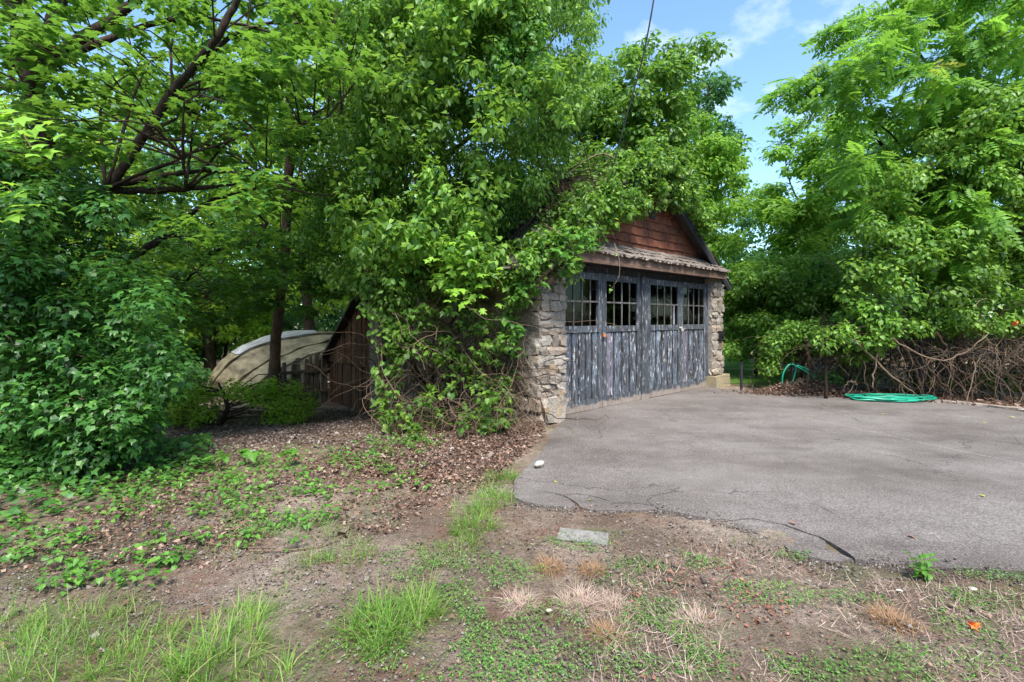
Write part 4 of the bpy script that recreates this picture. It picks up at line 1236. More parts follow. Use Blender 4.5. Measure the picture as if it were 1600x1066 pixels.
for l, d_, r_ in big_st:
    p_ = smooth_path([P(x, y, d_) for x, y in l], 16, .012) - fA; a = Acc(); a.tube(p_, r_, r_ * .7, 7)
    a.build('thick_stem', M['twig' if r_ < .02 else 'twig_dark'], bt)
# debris pile
dp = G(1262, 618); a = Acc(); k = 5200
q = np.stack([R.normal(0, .6, k), R.normal(0, .16, k), np.zeros(k)], 1)
hh = .32 * np.exp(-(q[:, 0] / .8) ** 2 - (q[:, 1] / .26) ** 2); q[:, 2] = .02 + hh * R.uniform(.2, 1, k)
tp = norm(R.normal(0, 1, (k, 3)) * np.array([1, 1, .3]))
scatter(a, 'ovate', q[:2600], tp[:2600], UP + R.normal(0, .6, (2600, 3)), .05 * R.uniform(.5, 1.3, 2600), .12)
o = a.build('debris_pile', M['litter'], None, dp); o.rotation_euler = (0, 0, -.12)
tag(o, 'heap of raked dead leaves and twigs at the far edge of the driveway', 'leaf pile')
a = Acc()
for i in range(420):
    c_ = q[2600 + i]; d_ = tp[2600 + i]; a.tube(smooth_path([c_, c_ + d_ * .1 + R.normal(0, .02, 3), c_ + d_ * .2 + R.normal(0, .03, 3)], 5), .003, .002, 3)
tag(a.build('twigs', M['twig'], o), kind='stuff')
# debris trail
litter('dead_leaf_trail', 'dead leaves trailing along the foot of the fence', [(1200, 618), (1300, 608), (1450, 616), (1700, 632), (1700, 652), (1560, 638), (1440, 630), (1330, 625)], 2600, .05, 'litter', z=.03)
# hoses
hc = G(1392, 627.5)
pts = []
for k in range(7):
    ca = np.array([R.normal(0, .13), R.normal(0, .06)]); ra = R.uniform(.42, .66); rb = ra * R.uniform(.3, .48)
    for j in range(14):
        th_ = 2 * math.pi * j / 14
        pts.append((ca[0] + ra * math.cos(th_), ca[1] + rb * math.sin(th_) + .02 * math.sin(3 * th_ + k), .02 + .012 * k * .8 + .006 * math.sin(5 * th_)))
hp = smooth_path(pts, 330)
a = Acc(); a.tube(hp, .0135, .0135, 8)
o = a.build('garden_hose', M['hose'], None, (hc[0], hc[1], .022), True); o.rotation_euler = (0, 0, rad(-6)); tag(o, 'green garden hose coiled flat on the edge of the driveway', 'hose')
hb_ = G(1255, 612) * np.array([1, 1, 0])
loops = [[(1222, 608), (1223, 585), (1233, 570), (1243, 574), (1238, 595), (1226, 610)], [(1243, 572), (1262, 583), (1273, 598), (1292, 612)], [(1232, 604), (1250, 596), (1268, 598), (1270, 607)], [(1245, 571), (1266, 580), (1271, 596), (1262, 608)]]
a = Acc()
for l in loops:
    a.tube(smooth_path([P(x, y, 9.75 + .02 * i) for i, (x, y) in enumerate(l)], 24) - hb_, .015, .015, 8)
tag(a.build('garden_hose', M['hose'], None, hb_, True), 'green hose looped over a post above the leaf heap', 'hose')
hp_ = P(1238, 612, 9.85); hp_[2] = 0
a = Acc(); a.box(-.03, .03, -.03, .03, 0, .62, .002); tag(a.build('hose_post', M['black_metal'], None, hp_), 'short dark post carrying the hanging green hose', 'post')
# trumpet flower
fl_ = P(1590, 503, 8.2); a = Acc(); a.tube([(0, 0, 0), (-.04, -.02, -.02), (-.09, -.03, -.03)], [.008, .016, .04], None, 8); a.tube([(0, 0, 0), (.04, .06, .03)], .003, .003, 4)
tag(a.build('trumpet_flower', M['flower'], None, fl_), 'orange trumpet flower hanging over the bare vines', 'flower')
# ------------------------------------------------------------------ VEGETATION
def mass(name, label, cat, poly, d0, d1, n, rad_, tmpl, mat, per, size, group=None, limbs=None, bark='bark_dark', tw=.5, surf=None, leafname='foliage', base=None, extra=None, twr=.009, **kw):
    c = region(poly, d0, d1, n, surf)
    if extra is not None: c = np.concatenate([c, extra])
    if limbs is None:
        b = np.array([c[:, 0].mean(), c[:, 1].mean(), 0]); b[2] = float(ground_z(b[0], b[1]))
        top = np.array([c[:, 0].mean(), c[:, 1].mean(), c[:, 2].max() * .8])
        limbs = [([b, (b + top) / 2 + R.normal(0, .1, 3), top], .07, .02)]
    if base is None: base = limbs[0][0][0]
    return make_tree(name, label, cat, base, limbs, c, R.uniform(.7, 1.25, len(c)) * rad_, tmpl, mat, per, size, bark, group, tw, leafname, twr, **kw)

def gpt(px, d, z=None):
    x = (px - CX) / F * d
    return np.array([x, d, float(ground_z(np.array(x), np.array(d))) if z is None else z])

# far woods closing the view
FW = []
def far_tree(px, d, h, r, mat, label, n=70, per=110, size=.24, tmpl='quad', low=.12):
    b = gpt(px, d); c = []
    while len(c) < n:
        q = R.uniform(-1, 1, 3)
        if (q ** 2).sum() > 1: continue
        c.append([b[0] + q[0] * r, b[1] + q[1] * r, b[2] + h * (.5 + low) + q[2] * h * (.5 - low)])
    c = np.array(c)
    t_ = b + np.array([R.normal(0, .3), R.normal(0, .3), h * .75])
    return make_tree('background_tree', label, 'tree', b, [([b, (b + t_) / 2 + R.normal(0, .15, 3), t_], .02 * h, .03)], c, R.uniform(.12, .2, n) * (r + h * .3), tmpl, mat, per, size, 'bark_dark', 'trees standing behind the garage and shed', 0, 'crown', flat=.6, up=.8, outw=.7, rnd=.4)
far_tree(60, 19, 8.5, 3.4, 'far_dark', 'dark tree far behind the leafy shrub at the left edge')
far_tree(210, 22, 8, 3.2, 'far', 'yellow green tree far behind, seen above the hull')
far_tree(290, 18, 4.6, 2.4, 'far', 'light green low tree far behind, left of the bright bush')
far_tree(430, 24, 9.5, 3.4, 'far_dark', 'dark green tree far behind the slim trunk')
far_tree(560, 21, 8.5, 3.2, 'far', 'yellow green tree behind the plank shed')
far_tree(700, 23, 9.5, 3.5, 'far_dark', 'dark tree directly behind the garage roof, left side')
far_tree(260, 15.5, 2.6, 1.8, 'far_dark', 'low blue green shrub left of the pale hull', size=.16, n=60)
far_tree(150, 15.5, 3.6, 2.0, 'far_dark', 'dark bushy tree left of the low shrub', size=.16, n=60)
far_tree(345, 15.8, 3.6, 1.9, 'far', 'bright yellow green bush glowing behind the pale hull', n=80, size=.14)
far_tree(170, 14, 9.5, 3.0, 'far', 'tall yellow green tree standing behind the left maple', n=90, size=.17)
far_tree(330, 15, 10, 3.0, 'far_dark', 'tall green tree behind the hull, under the maple limbs', n=90, size=.17)
far_tree(490, 14.5, 10.5, 3.0, 'far', 'tall light tree rising behind the plank shed', n=90, size=.17)
far_tree(20, 14, 9.5, 3.0, 'far_dark', 'tall green tree behind the ivy covered shrub', n=90, size=.17)
far_tree(-80, 17, 8, 3, 'far_dark', 'dark tree beyond the left border')
far_tree(1230, 25, 9.0, 3.2, 'far_dark', 'dark tree far behind the lawn')
far_tree(1420, 21, 10, 3.6, 'far_dark', 'tall dark tree behind the tree of heaven')
far_tree(1640, 19, 10, 3.6, 'far_dark', 'dark tree beyond the right border')
far_tree(1150, 21, 3.2, 1.9, 'far_dark', 'low dark shrub at the end of the lawn', size=.16)
far_tree(1300, 18, 4, 2.2, 'far_dark', 'dark bush behind the vine covered hedge', size=.16)

wc = np.stack([R.uniform(-46, 46, 900), R.uniform(27, 36, 900), R.uniform(-.4, 6.2, 900) * R.uniform(.6, 1, 900)], 1)
a = Acc(); clump_leaves(a, 'quad', wc, 1.5, 85, .38, flat=.8)
tag(a.build('far_woods', M['far_dark']), 'far woods closing the view behind the yard', kind='stuff')
# trees right behind the garage
b = gpt(960, 14.5)
poly = [(860, 330), (850, 200), (880, 140), (930, 110), (980, 85), (1040, 80), (1085, 95), (1075, 170), (1090, 240), (1075, 330), (1000, 350)]
lim = [([b, P(965, 400, 14.3), P(975, 250, 14), P(1010, 120, 13.6)], .13, .02), ([P(968, 330, 14.1), P(920, 240, 13.8), P(900, 160, 13.4)], .05, .012), ([P(972, 280, 14), P(1040, 180, 13.8), P(1085, 80, 13.6)], .045, .008), ([P(972, 330, 14), P(1060, 290, 13.6)], .04, .01)]
ext = np.array([P(1050, 75, 13.6), P(1095, 70, 13.6), P(1075, 105, 13.4), P(1010, 70, 14), P(985, 90, 13.8), P(1110, 78, 13.6)])
mass('ash_tree', 'green leafy tree rising behind the garage gable, nearest to the cable', 'tree', poly, 12.2, 15, 210, .46, 'quad', 'vine', 190, .14, limbs=lim, extra=ext, leafname='crown', flat=.6, tw=.9, twr=.008, droop=.7)
b = gpt(1090, 15)
poly = [(1000, 400), (1000, 260), (1050, 200), (1100, 180), (1140, 210), (1150, 260), (1165, 300), (1150, 360), (1140, 430), (1130, 480), (1080, 460)]
lim = [([b, P(1090, 420, 15), P(1085, 300, 14.8), P(1100, 180, 14.5)], .11, .02), ([P(1088, 350, 14.9), P(1135, 290, 14.6)], .04, .01), ([P(1088, 380, 14.9), P(1040, 300, 14.4)], .04, .01)]
mass('locust_tree', 'bright green tree behind the right corner of the garage', 'tree', poly, 12.8, 16, 190, .46, 'quad', 'locust', 190, .13, limbs=lim, leafname='crown', flat=.6, droop=.7)
b = gpt(1120, 19)
poly = [(1060, 260), (1075, 120), (1105, 105), (1140, 130), (1130, 190), (1160, 205), (1165, 240), (1120, 280)]
mass('distant_tree', 'sparse grey green treetop showing above the bright tree', 'tree', poly, 18, 20, 42, .5, 'quad', 'far_dark', 80, .2, limbs=[([b, P(1110, 350, 19), P(1105, 130, 19)], .12, .03)], leafname='crown', flat=.6)

# right: fine locust, ailanthus
b = gpt(1290, 16)
poly = [(1140, 480), (1150, 400), (1190, 330), (1200, 240), (1215, 200), (1250, 190), (1330, 170), (1400, 200), (1420, 330), (1380, 440), (1300, 500)]
lim = [([b, P(1290, 400, 16), P(1300, 280, 15.6), P(1290, 160, 15.5)], .12, .02), ([P(1292, 380, 16), P(1240, 300, 15.5), P(1220, 220, 15.2)], .05, .01), ([P(1292, 330, 15.8), P(1370, 230, 15.2)], .05, .01)]
mass('fine_leaved_tree', 'light green feathery tree standing beyond the hedge', 'tree', poly, 13.2, 16.5, 200, .55, 'oval', 'locust', 200, .15, limbs=lim, leafname='crown', flat=.55, up=1.0, rnd=.35, droop=.2)
b = gpt(1470, 11.5)
poly = [(1290, 330), (1300, 230), (1290, 170), (1310, 120), (1330, 70), (1380, 30), (1420, -20), (1480, -90), (1800, -120), (1800, 420), (1600, 420), (1480, 430), (1390, 400)]
lim = [([b, P(1480, 420, 11.3), P(1470, 260, 11), P(1500, 60, 10.6), P(1530, -120, 10.4)], .14, .03), ([P(1475, 300, 11.1), P(1380, 230, 10.6), P(1365, 180, 10.4), P(1345, 100, 10.2)], .045, .010), ([P(1478, 340, 11.2), P(1400, 220, 10.5), P(1330, 165, 10.2)], .035, .008), ([P(1490, 160, 10.8), P(1420, 60, 10.4), P(1390, 0, 10.3)], .04, .010), ([P(1480, 300, 11), P(1600, 160, 10), P(1680, 20, 9.6)], .06, .02)]
ext = np.array([P(1240, 130, 10.4), P(1265, 125, 10.3), P(1225, 150, 10.4), P(1290, 110, 10.3), P(1310, 50, 10.2), P(1330, 40, 10.2), P(1400, 10, 10.2), P(1295, 60, 10.3), P(1280, 140, 10.3), P(1370, 15, 10.2)])
mass('tree_of_heaven', 'tall tree with long feathered leaves at the right', 'tree', poly, 8.6, 11.6, 250, .42, 'pinnate', 'sumac', 26, .36, limbs=lim, extra=ext, leafname='crown', flat=.6, up=.9, outw=.5, rnd=.45, droop=.4, sv=.5, tw=.9)
# yellowing cluster
c = np.array([P(1450, 110, 9.3), P(1462, 118, 9.25)]); a = Acc(); bb = c[0]
clump_leaves(a, 'pinnate', c - bb, .12, 6, .3, up=.8, outw=.5, rnd=.3)
tag(a.build('seed_cluster', M['yellow'], None, bb), 'yellowing seed cluster high in the tree of heaven', 'seeds')

# vine draped wall on the right
b = gpt(1500, 9.6)
poly = [(1320, 530), (1325, 440), (1360, 330), (1420, 230), (1500, 180), (1600, 120), (1800, 60), (1800, 530), (1600, 520), (1500, 508), (1420, 515)]
lim = [([b, P(1500, 480, 9.5), P(1520, 330, 9.4), P(1500, 260, 9.4)], .09, .03), ([gpt(1440, 9.5), P(1448, 480, 9.5), P(1425, 400, 9.5)], .06, .02), ([gpt(1600, 9.3), P(1610, 440, 9.2), P(1580, 300, 9.2)], .07, .03)]
mass('climbing_vine', 'curtain of round leaved vine hanging over the trees at the right', 'vine', poly, 8.4, 9.6, 460, .30, 'heart6', 'vine_light', 85, .078, limbs=lim, bark='bark', up=.55, outw=.7, droop=1.0, rnd=.35)
# hedge / shrubs between garage and fence
b = gpt(1180, 12.5)
poly = [(1132, 600), (1132, 480), (1160, 440), (1230, 420), (1330, 430), (1360, 520), (1280, 560), (1210, 580), (1180, 570)]
mass('shrub', 'leafy shrubs standing along the lawn right of the garage', 'shrub', [(1132, 560), (1132, 470), (1160, 430), (1230, 400), (1350, 400), (1370, 520), (1250, 560)], 11.2, 13.8, 230, .36, 'quad', 'vine_light', 150, .10, limbs=[([b, P(1190, 480, 12.5)], .05, .02)], flat=.7)
b = gpt(1250, 10.3)
mass('vine_hedge', 'rounded vine covered hedge spilling over the hose post', 'hedge', [(1185, 585), (1190, 545), (1225, 512), (1330, 500), (1400, 505), (1350, 525), (1290, 545), (1235, 555), (1222, 585)], 9.9, 10.8, 200, .23, 'heart6', 'vine_light', 95, .062, limbs=[([b, P(1260, 520, 10)], .04, .02)], droop=.8)
ext = region([(1260, 540), (1300, 515), (1360, 515), (1370, 545), (1330, 580), (1290, 570)], 8.7, 9.1, 45)
b = gpt(1290, 9)
a_ = mass('vine_spray', 'broad vine leaves hanging on the left end of the bare thicket', 'vine', [(1265, 520), (1370, 505), (1600, 496), (1800, 490), (1800, 508), (1600, 506), (1400, 520), (1345, 565), (1310, 560), (1280, 540)], 8.5, 9.3, 170, .2, 'heart6', 'vine_light', 42, .072, limbs=[([b, P(1290, 520, 9)], .03, .01)], droop=1.0)
# growth behind the fence thicket
mass('undergrowth', 'dark leafy undergrowth behind the bare vine thicket', 'shrub', [(1290, 620), (1300, 540), (1400, 520), (1800, 500), (1800, 640), (1600, 620), (1400, 615)], 9.6, 10.8, 190, .3, 'heart6', 'vine', 44, .085)
# grass tufts on the lawn
a = Acc(); q = np.stack([R.uniform(4.6, 6.6, 9000), R.uniform(10.4, 15, 9000), np.zeros(9000)], 1); q[:, 2] = .02; o_ = norm(R.normal(0, 1, (9000, 3)) * np.array([1, 1, .01]))
q = q[((q[:, 0] - GARL[0]) * gd[0] + (q[:, 1] - GARL[1]) * gd[1]) > 5.45]; o_ = o_[:len(q)]; k = len(q)
blades(a, 'blade1', q, UP + o_ * .6, o_, .10 * R.uniform(.4, 1.3, k)); tag(a.build('lawn_blades', M['grass']), 'grass blades of the lawn right of the garage', kind='stuff')
a_ = grass('lawn_weed', 'bright clump of long grass at the lawn corner by the driveway', [(1190, 607, 16, 200, .24), (1210, 600, 12, 100, .2)], 'grass', cat='grass', base=G(1190, 607))

# -------- left and centre
# slim tree
b = gpt(424, 10.6)
tr_lim = [([b + np.array([0, 0, -.1]), P(427, 600, 10.6), P(434, 500, 10.5), P(445, 400, 10.4), P(452, 250, 10), P(455, 60, 9.6), P(460, -80, 9.4)], .13, .07), ([P(452, 250, 9), P(520, 150, 8.6), P(600, 60, 8.2)], .04, .015), ([P(450, 300, 9), P(360, 230, 8.6), P(300, 120, 8.2)], .04, .015)]
poly = [(250, -80), (760, -80), (700, 160), (600, 330), (420, 400), (330, 330), (280, 150)]
mass('maple_tree', 'slim maple with a bare brown trunk in front of the pale hull', 'tree', poly, 7.5, 10.5, 230, .40, 'maple', 'maple', 52, .12, limbs=tr_lim, bark='bark', leafname='crown', flat=.45, up=1.1, outw=.25, rnd=.35, droop=.4, tw=.9, twr=.012)
# big maple at left with limbs
b = gpt(60, 6.9)
lim = [([b, P(70, 420, 6.9), P(75, 300, 6.8), P(60, 160, 6.7), P(35, 60, 6.6), P(0, -90, 6.6)], .15, .10),
       ([P(70, 330, 6.2), P(165, 295, 6.2), P(225, 212, 6.2), P(270, 145, 6.2), P(315, 90, 6.1), P(345, 50, 6.0), P(380, -20, 6)], .062, .038),
       ([P(160, 298, 6.2), P(215, 298, 6.4), P(290, 296, 6.6), P(368, 287, 6.9)], .06, .025),
       ([P(165, 290, 6.2), P(240, 278, 6.6), P(310, 268, 7), P(350, 268, 7.2)], .055, .02),
       ([P(205, 402, 6.9), P(260, 368, 7), P(310, 325, 7), P(350, 308, 7.1), P(400, 295, 7.3)], .05, .02),
       ([P(45, 140, 5.8), P(75, 60, 5.6), P(110, -40, 5.5)], .10, .06),
       ([P(60, 110, 5.9), P(150, 70, 5.8), P(250, 35, 6.2), P(330, 30, 6.5), P(460, 60, 7)], .055, .012),
       ([P(270, 145, 6.2), P(340, 200, 6.6), P(440, 210, 7), P(520, 160, 7.2)], .035, .010),
       ([P(75, 95, 5.8), P(190, 20, 5.9), P(260, -40, 6)], .07, .04),
       ([P(315, 92, 6.1), P(400, 40, 6.4), P(520, 40, 7)], .03, .012),
       ([P(410, 300, 7.3), P(480, 280, 7.6), P(560, 245, 8)], .03, .012)]
for i in range(16):
    s0 = [P(165, 296, 6.1), P(225, 212, 6.15), P(290, 296, 6.5), P(270, 145, 6.2)][i % 4]
    e0 = P(R.uniform(230, 620), R.uniform(0, 380), R.uniform(5.8, 7.6))
    lim.append(([s0, (s0 + e0) / 2 + R.normal(0, .2, 3) + np.array([0, 0, .12]), e0], .022, .005))
HOLES.append(([(150, 315), (160, 270), (215, 190), (300, 60), (400, 10), (405, 40), (300, 170), (390, 262), (395, 310), (250, 315)], 6.25))
poly = [(-150, -90), (560, -90), (560, 60), (480, 240), (420, 400), (300, 440), (220, 400), (130, 280), (-150, 200)]
mass('maple_tree', 'spreading maple on the left with dark limbs reaching over the yard', 'tree', poly, 4.6, 8.2, 320, .36, 'maple', 'maple', 46, .098, limbs=lim, bark='bark_dark', leafname='crown', flat=.4, up=1.1, outw=.25, rnd=.35, droop=.4, tw=.8, twr=.009)
# lower maple sprays hanging at mid left
poly = [(190, 560), (200, 420), (300, 360), (500, 360), (560, 440), (500, 500), (450, 470), (400, 480), (280, 540)]
mass('maple_sapling', 'young maple with low branches reaching in front of the pale hull', 'tree', poly, 7.6, 10.5, 120, .32, 'maple', 'maple', 46, .10, limbs=[([gpt(250, 9.5), P(270, 480, 9.3), P(330, 400, 9)], .04, .015)], leafname='crown', flat=.4, up=1.1, outw=.25, droop=.4, tw=.9)
# left ivy shrub
b = gpt(60, 5.4)
poly = [(-180, 800), (-180, 240), (20, 225), (110, 270), (190, 340), (235, 430), (255, 520), (262, 590), (225, 640), (215, 700), (120, 730), (0, 780)]
ext = np.array([P(270, 560, 5.6), P(265, 610, 5.5), P(240, 660, 5.5)])
mass('ivy_covered_shrub', 'big dense dark leaved ivy covered shrub at the left edge', 'shrub', poly, 4.3, 6.0, 380, .29, 'ivy7', 'ivy', 140, .063, limbs=[([b, P(60, 500, 5.4), P(40, 320, 5.4)], .12, .04)], extra=ext, up=.7, outw=.6, rnd=.3, droop=.9, shell=.55)
# bright maple sprig at left border with single leaves
def leaf_branch(name, label, cat, stems, n, size, mat, tmpl='maple', sprd=.18, base=None, up=1.2, stem_mat='twig', group=None, r=.006):
    base = np.array(base if base is not None else stems[0][0])
    root = tag(empty(name, base), label, cat, group)
    me = np_mesh('leaf', *T[tmpl]); me.materials.append(M[mat])
    ps = []
    for s_ in stems:
        p_ = smooth_path(s_, 16, .004); ps.append(p_); a = Acc(); a.tube(p_ - base, r, r * .4, 5); a.build('stem', M[stem_mat], root)
    allp = np.concatenate([p_[3:] for p_ in ps])
    from mathutils import Matrix
    for i in range(n):
        c_ = allp[R.integers(len(allp))] + R.normal(0, sprd, 3) * np.array([1, 1, .6])
        nr = norm(UP * up + np.array([0, -.7, 0]) + R.normal(0, .35, 3)); tp_ = R.normal(0, .6, 3) + np.array([0, -.3, -.5]); tp_ = norm(tp_ - nr * (tp_ @ nr)); x_ = np.cross(tp_, nr)
        s_ = size * R.uniform(.65, 1.2)
        mtx = Matrix([(x_[0] * s_, tp_[0] * s_, nr[0] * s_, c_[0] - base[0]), (x_[1] * s_, tp_[1] * s_, nr[1] * s_, c_[1] - base[1]), (x_[2] * s_, tp_[2] * s_, nr[2] * s_, c_[2] - base[2]), (0, 0, 0, 1)])
        o = bpy.data.objects.new('leaf', me); COL.objects.link(o); o.parent = root; o.matrix_local = mtx
    return root
leaf_branch('maple_branch', 'bright yellow green maple branch poking in at the left edge', 'branch', [[P(-120, 200, 3.9), P(-30, 200, 3.8), P(45, 215, 3.7)], [P(-120, 220, 3.9), P(-40, 250, 3.8), P(20, 300, 3.7)], [P(-120, 220, 3.9), P(-50, 300, 3.8), P(-10, 340, 3.8)], [P(-60, 160, 3.8), P(10, 180, 3.7), P(50, 230, 3.6)]], 150, .12, 'maple_bright', sprd=.10)
leaf_branch('maple_branch', 'bright yellow green maple sprig sticking out of the vines left of the pillar', 'branch', [[P(690, 440, 7.0), P(720, 420, 6.3), P(755, 415, 6.1)], [P(690, 440, 7.0), P(715, 450, 6.3), P(745, 470, 6.1)], [P(690, 420, 7.0), P(700, 400, 6.4), P(735, 385, 6.2)]], 150, .12, 'maple_bright', sprd=.13)

# centre: vine mass over garage side; surf keeps it ahead of the side wall
def side_depth(px, py=0):
    r_ = (px - CX) / F
    t_ = (.35 - r_ * 6.9) / (.674 + r_ * .739)
    return 6.9 + .739 * max(-.3, min(t_, 6.5))
b = np.array([-.9, 8.0, 0])
b[2] = float(ground_z(b[0], b[1]))
stems = [([b, P(640, 560, 7.8), P(650, 400, 7.8), P(620, 200, 8), P(610, 90, 8)], .06, .035), ([gpt(760, 7.3), P(770, 560, 7.2), P(730, 440, 7.3), P(700, 330, 7.5)], .03, .015), ([gpt(600, 8.8), P(600, 560, 8.7), P(620, 430, 8.4), P(580, 280, 8.3)], .05, .02), ([gpt(690, 7.7), P(680, 560, 7.6), P(760, 420, 7.4), P(850, 330, 7.6), P(960, 290, 8.2)], .03, .012)]
poly = [(560, 500), (520, 430), (470, 380), (480, 300), (520, 200), (540, 60), (560, -90), (930, -90), (915, 60), (930, 150), (890, 200), (870, 260), (850, 300), (800, 330), (800, 390), (790, 430), (780, 470), (740, 490), (680, 480), (640, 490), (600, 490)]
mass('climbing_vine', 'huge leafy vine mass smothering the left side and roof of the garage', 'vine', poly, 6.6, 8.6, 620, .31, 'oval', 'vine', 150, .072, limbs=stems, bark='bark_dark', up=.45, outw=.8, droop=1.1, rnd=.35, tw=.35, twr=.005)
poly2 = [(570, 480), (540, 400), (520, 330), (560, 200), (560, -60), (900, -60), (900, 60), (880, 200), (800, 290), (790, 400), (740, 450), (680, 450), (600, 440)]
mass('climbing_vine', 'pale broad leaved vine spread in front of the darker vine mass', 'vine', poly2, 6.0, 6.9, 200, .22, 'heart6', 'vine_light', 40, .088, limbs=stems[:1], up=.6, outw=.7, droop=1.0, tw=0)
# dark tree behind the vine mass, upper centre
b = gpt(700, 10.5)
lim = [([b, P(700, 400, 10.5), P(690, 200, 10.3), P(710, -80, 10.2)], .16, .06), ([P(605, 90, 8.9), P(615, 130, 9), P(625, 185, 9.2), P(632, 240, 9.4)], .05, .04), ([P(695, 250, 10.3), P(800, 150, 10), P(880, 40, 9.8)], .06, .015)]
poly = [(500, 260), (520, -90), (900, -90), (935, -20), (925, 60), (890, 90), (870, 160), (860, 240), (760, 330), (600, 350)]
mass('vine_clad_tree', 'tall dark tree wrapped in vines behind the garage roof', 'tree', poly, 9, 11.5, 280, .40, 'oval', 'vine', 150, .095, limbs=lim, leafname='crown', up=.5, outw=.8, droop=1.0, tw=.4)
# bright hanging vine curtain, top centre
mass('hanging_vine', 'light green vine curtain hanging high above the garage', 'vine', [(740, -60), (830, -60), (860, 30), (855, 110), (830, 180), (790, 160), (770, 80)], 6.4, 7.4, 70, .2, 'heart6', 'weed', 70, .065, limbs=[([P(840, -80, 7.2), P(820, 40, 7), P(835, 150, 6.9)], .012, .004)], up=.3, outw=.8, droop=1.3, flat=1.4)
# vine over gable top
b = np.array([*gar(2.2, .3), 4.4])
gv = []
for _ in range(230):
    u = R.uniform(-1.2, 4.2); s = R.random()
    zz = roofz(u) + R.uniform(-.15, .4) - (R.random() ** 2) * (.9 if u < 3 else .5)
    vv = R.uniform(-.45, .0)
    if u > 3.4: zz = roofz(u) + R.uniform(.0, .4)
    x, y = gar(u, vv); gv.append([x, y, zz])
for _ in range(380):
    u = R.uniform(-1.1, 3.6); vv = R.uniform(.2, 4.8); x, y = gar(u, vv)
    gv.append([x, y, roofz(u) + R.uniform(.05, .55) * (.4 + .6 * vv / 3)])
gv = np.array(gv)
gv = carve(gv)
make_tree('climbing_vine', 'light green vine sprawling over the gable top and roof of the garage', 'vine', b, [([b, b + np.array([-.6, -.3, .1]), b + np.array([-1.4, -.9, -.6])], .015, .008)], gv, R.uniform(.7, 1.2, len(gv)) * .19, 'heart6', 'vine', 70, .066, 'twig', None, .5, 'foliage', .005, up=.6, outw=.7, droop=.9)
# spray over left corner of doors
cw = region([(565, 400), (640, 400), (632, 520), (622, 600), (610, 650), (600, 640), (600, 520), (575, 450)], 6.7, 7.2, 60)
make_tree('vine_strand', 'curtain of round leaved vine hanging down beside the plank shed', 'vine', P(590, 400, 7), [([P(590, 380, 7), P(592, 480, 6.95), P(594, 640, 6.9)], .008, .003)], cw, R.uniform(.08, .15, len(cw)), 'heart6', 'vine', 22, .07, 'twig', None, .6, 'foliage', .003, up=.5, outw=.7, droop=1.2)
for (x0, y0, x1, y1, d_, lb) in ((820, -20, 835, 190, 6.6, 'long leafy vine strand hanging at the top centre above the garage'), (640, 250, 655, 420, 6.6, 'leafy vine strand trailing down over the middle of the vine mass'), (735, 120, 745, 300, 6.5, 'leafy vine strand hanging left of the light green curtain'), (560, 20, 548, 190, 7.2, 'leafy vine strand hanging beside the maple crown')):
    leaf_branch('vine_strand', lb, 'vine', [[P(x0, y0, d_), P((x0 + x1) / 2 + 8, (y0 + y1) / 2, d_ - .1), P(x1, y1, d_)]], 60, .075, 'weed', 'heart', .045, up=.5, r=.003)
c = np.concatenate([region([(800, 400), (860, 370), (900, 360), (950, 370), (930, 390), (900, 420), (880, 425), (850, 430), (810, 425)], 6.55, 7.0, 30), region([(790, 470), (810, 440), (840, 430), (850, 445), (820, 470)], 6.4, 6.8, 14), region([(785, 560), (785, 490), (808, 500), (812, 550)], 6.5, 6.7, 10)])
make_tree('vine_spray', 'fresh lobed vine leaves hanging over the top left corner of the doors', 'vine', P(850, 380, 6.8), [([P(850, 350, 6.9), P(880, 370, 6.7), P(900, 400, 6.7)], .008, .004)], c, R.uniform(.08, .15, len(c)), 'ivy', 'weed', 15, .085, 'twig', None, 1, 'foliage', .003, up=.8, outw=.5, droop=.8)
leaf_branch('vine_strand', 'long single strand of round leaves dangling left of the tangle', 'vine', [[P(576, 380, 6.7), P(575, 450, 6.6), P(584, 520, 6.6), P(592, 580, 6.6), P(590, 640, 6.6)], [P(576, 400, 6.7), P(590, 470, 6.6), P(610, 540, 6.6)], [P(578, 400, 6.7), P(570, 440, 6.6), P(578, 500, 6.5)]], 230, .085, 'vine', 'heart', .055, up=.5, r=.004)
leaf_branch('vine_strand', 'thin dry vine with a few leaves drooping before the left windows', 'vine', [[P(960, 380, 7.3), P(968, 410, 7.3), P(966, 435, 7.3), P(952, 455, 7.4)]], 5, .05, 'vine', 'heart', .03, up=.5, r=.004, stem_mat='twig_pale')
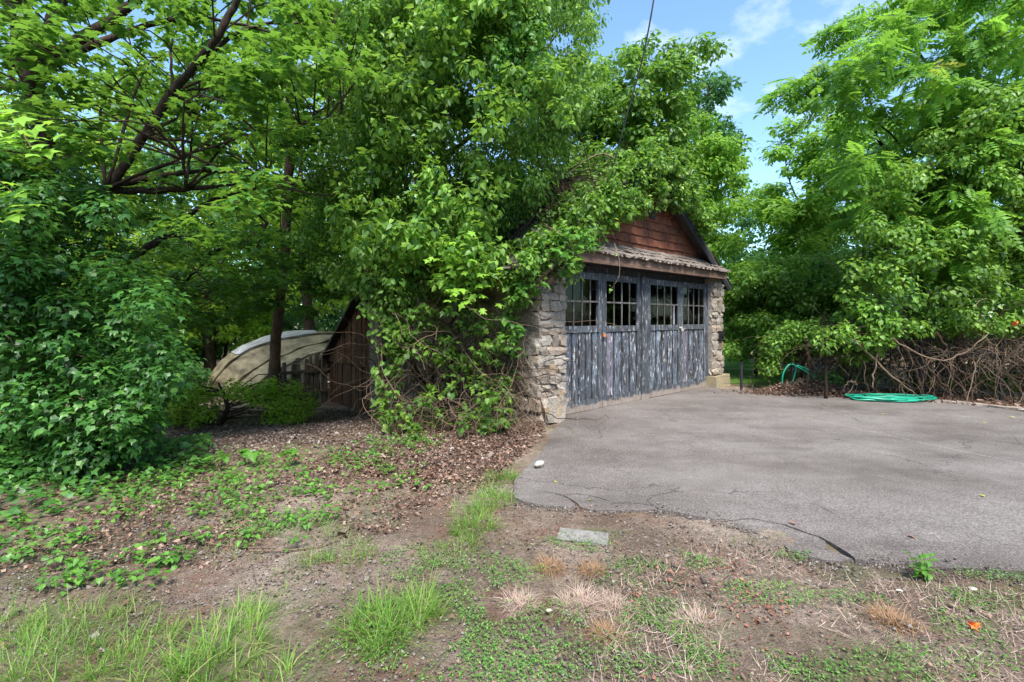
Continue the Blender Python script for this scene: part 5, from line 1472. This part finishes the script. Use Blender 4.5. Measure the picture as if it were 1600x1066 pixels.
# scattered leafy sprays in front of the tangle
poly = [(640, 480), (780, 480), (800, 560), (790, 640), (720, 600), (660, 560)]
mass('vine_spray', 'loose leafy vine sprays on the tangle left of the stone pillar', 'vine', poly + [(610, 560), (600, 480)], 6.3, 7.2, 66, .15, 'ivy7', 'vine', 24, .075, droop=.9, tw=1, twr=.003)
mass('vine_spray', 'low leafy sprigs at the foot of the tangle', 'vine', [(600, 690), (590, 620), (640, 600), (800, 620), (820, 650), (700, 690)], 5.9, 6.8, 40, .13, 'ivy', 'vine', 20, .075, droop=.6, tw=.6, twr=.003)
# the brown tangle
def tg_start(z0, z1, d0, d1):
    def f(n):
        px = R.uniform(585, 835, n); d = R.uniform(d0, d1, n)
        x = (px - CX) / F * d
        return np.stack([x, d, ground_z(x, d) + R.uniform(z0, z1, n)], 1)
    return f
tb = np.array([-.8, 6.9, 0.0])
tg = tag(empty('vine_tangle', tb), 'brown tangle of bare vine stems against the garage side wall', 'vine thicket')
for n_, mt, ln_, r_, z0, z1, d0, d1, bs in ((170, 'twig', (.5, 1.7), (.002, .006), .6, 1.8, 6.7, 7.6, (0, 0, -.7)), (300, 'twig_dark', (.5, 1.6), (.003, .010), .0, 1.0, 6.6, 7.8, (0, 0, .6)), (150, 'twig', (.4, 1.0), (.0025, .005), .0, .4, 6.0, 6.8, (0, -.1, .5)), (26, 'twig', (1.2, 2.4), (.003, .006), .8, 1.8, 6.4, 7.0, (.2, 0, -.5))):
    o = tangle('stems', '', n_, tg_start(z0, z1, d0, d1), mt, ln_, r_, bs, base=tb)
    o.parent = tg; o.location = (0, 0, 0); tag(o, kind='stuff')
# greenery in front of the hull
mass('undergrowth', 'low bright shrubs growing at the foot of the pale hull', 'shrub', [(200, 655), (230, 600), (320, 610), (400, 590), (470, 600), (500, 640), (430, 668), (300, 665)], 9.2, 10.4, 170, .24, 'oval', 'far', 60, .07, flat=.7)
mass('undergrowth', 'dim shrubs left of the hull behind the big shrub', 'shrub', [(150, 640), (160, 560), (260, 540), (310, 580), (290, 640)], 12, 14.2, 80, .4, 'quad', 'far_dark', 90, .12)

# woods behind the photographer, seen in the window panes
wc = []
for i in range(260):
    th_ = R.uniform(rad(-150), rad(5)); rr = R.uniform(15, 19)
    wc.append([3 + math.cos(th_) * rr, -1 + math.sin(th_) * rr, R.uniform(.5, 6.5)])
a = Acc(); clump_leaves(a, 'quad', np.array(wc), 1.3, 120, .5, flat=.9)
tag(a.build('woods', M['far_dark']), 'woods across the yard, mirrored in the window panes', kind='stuff')
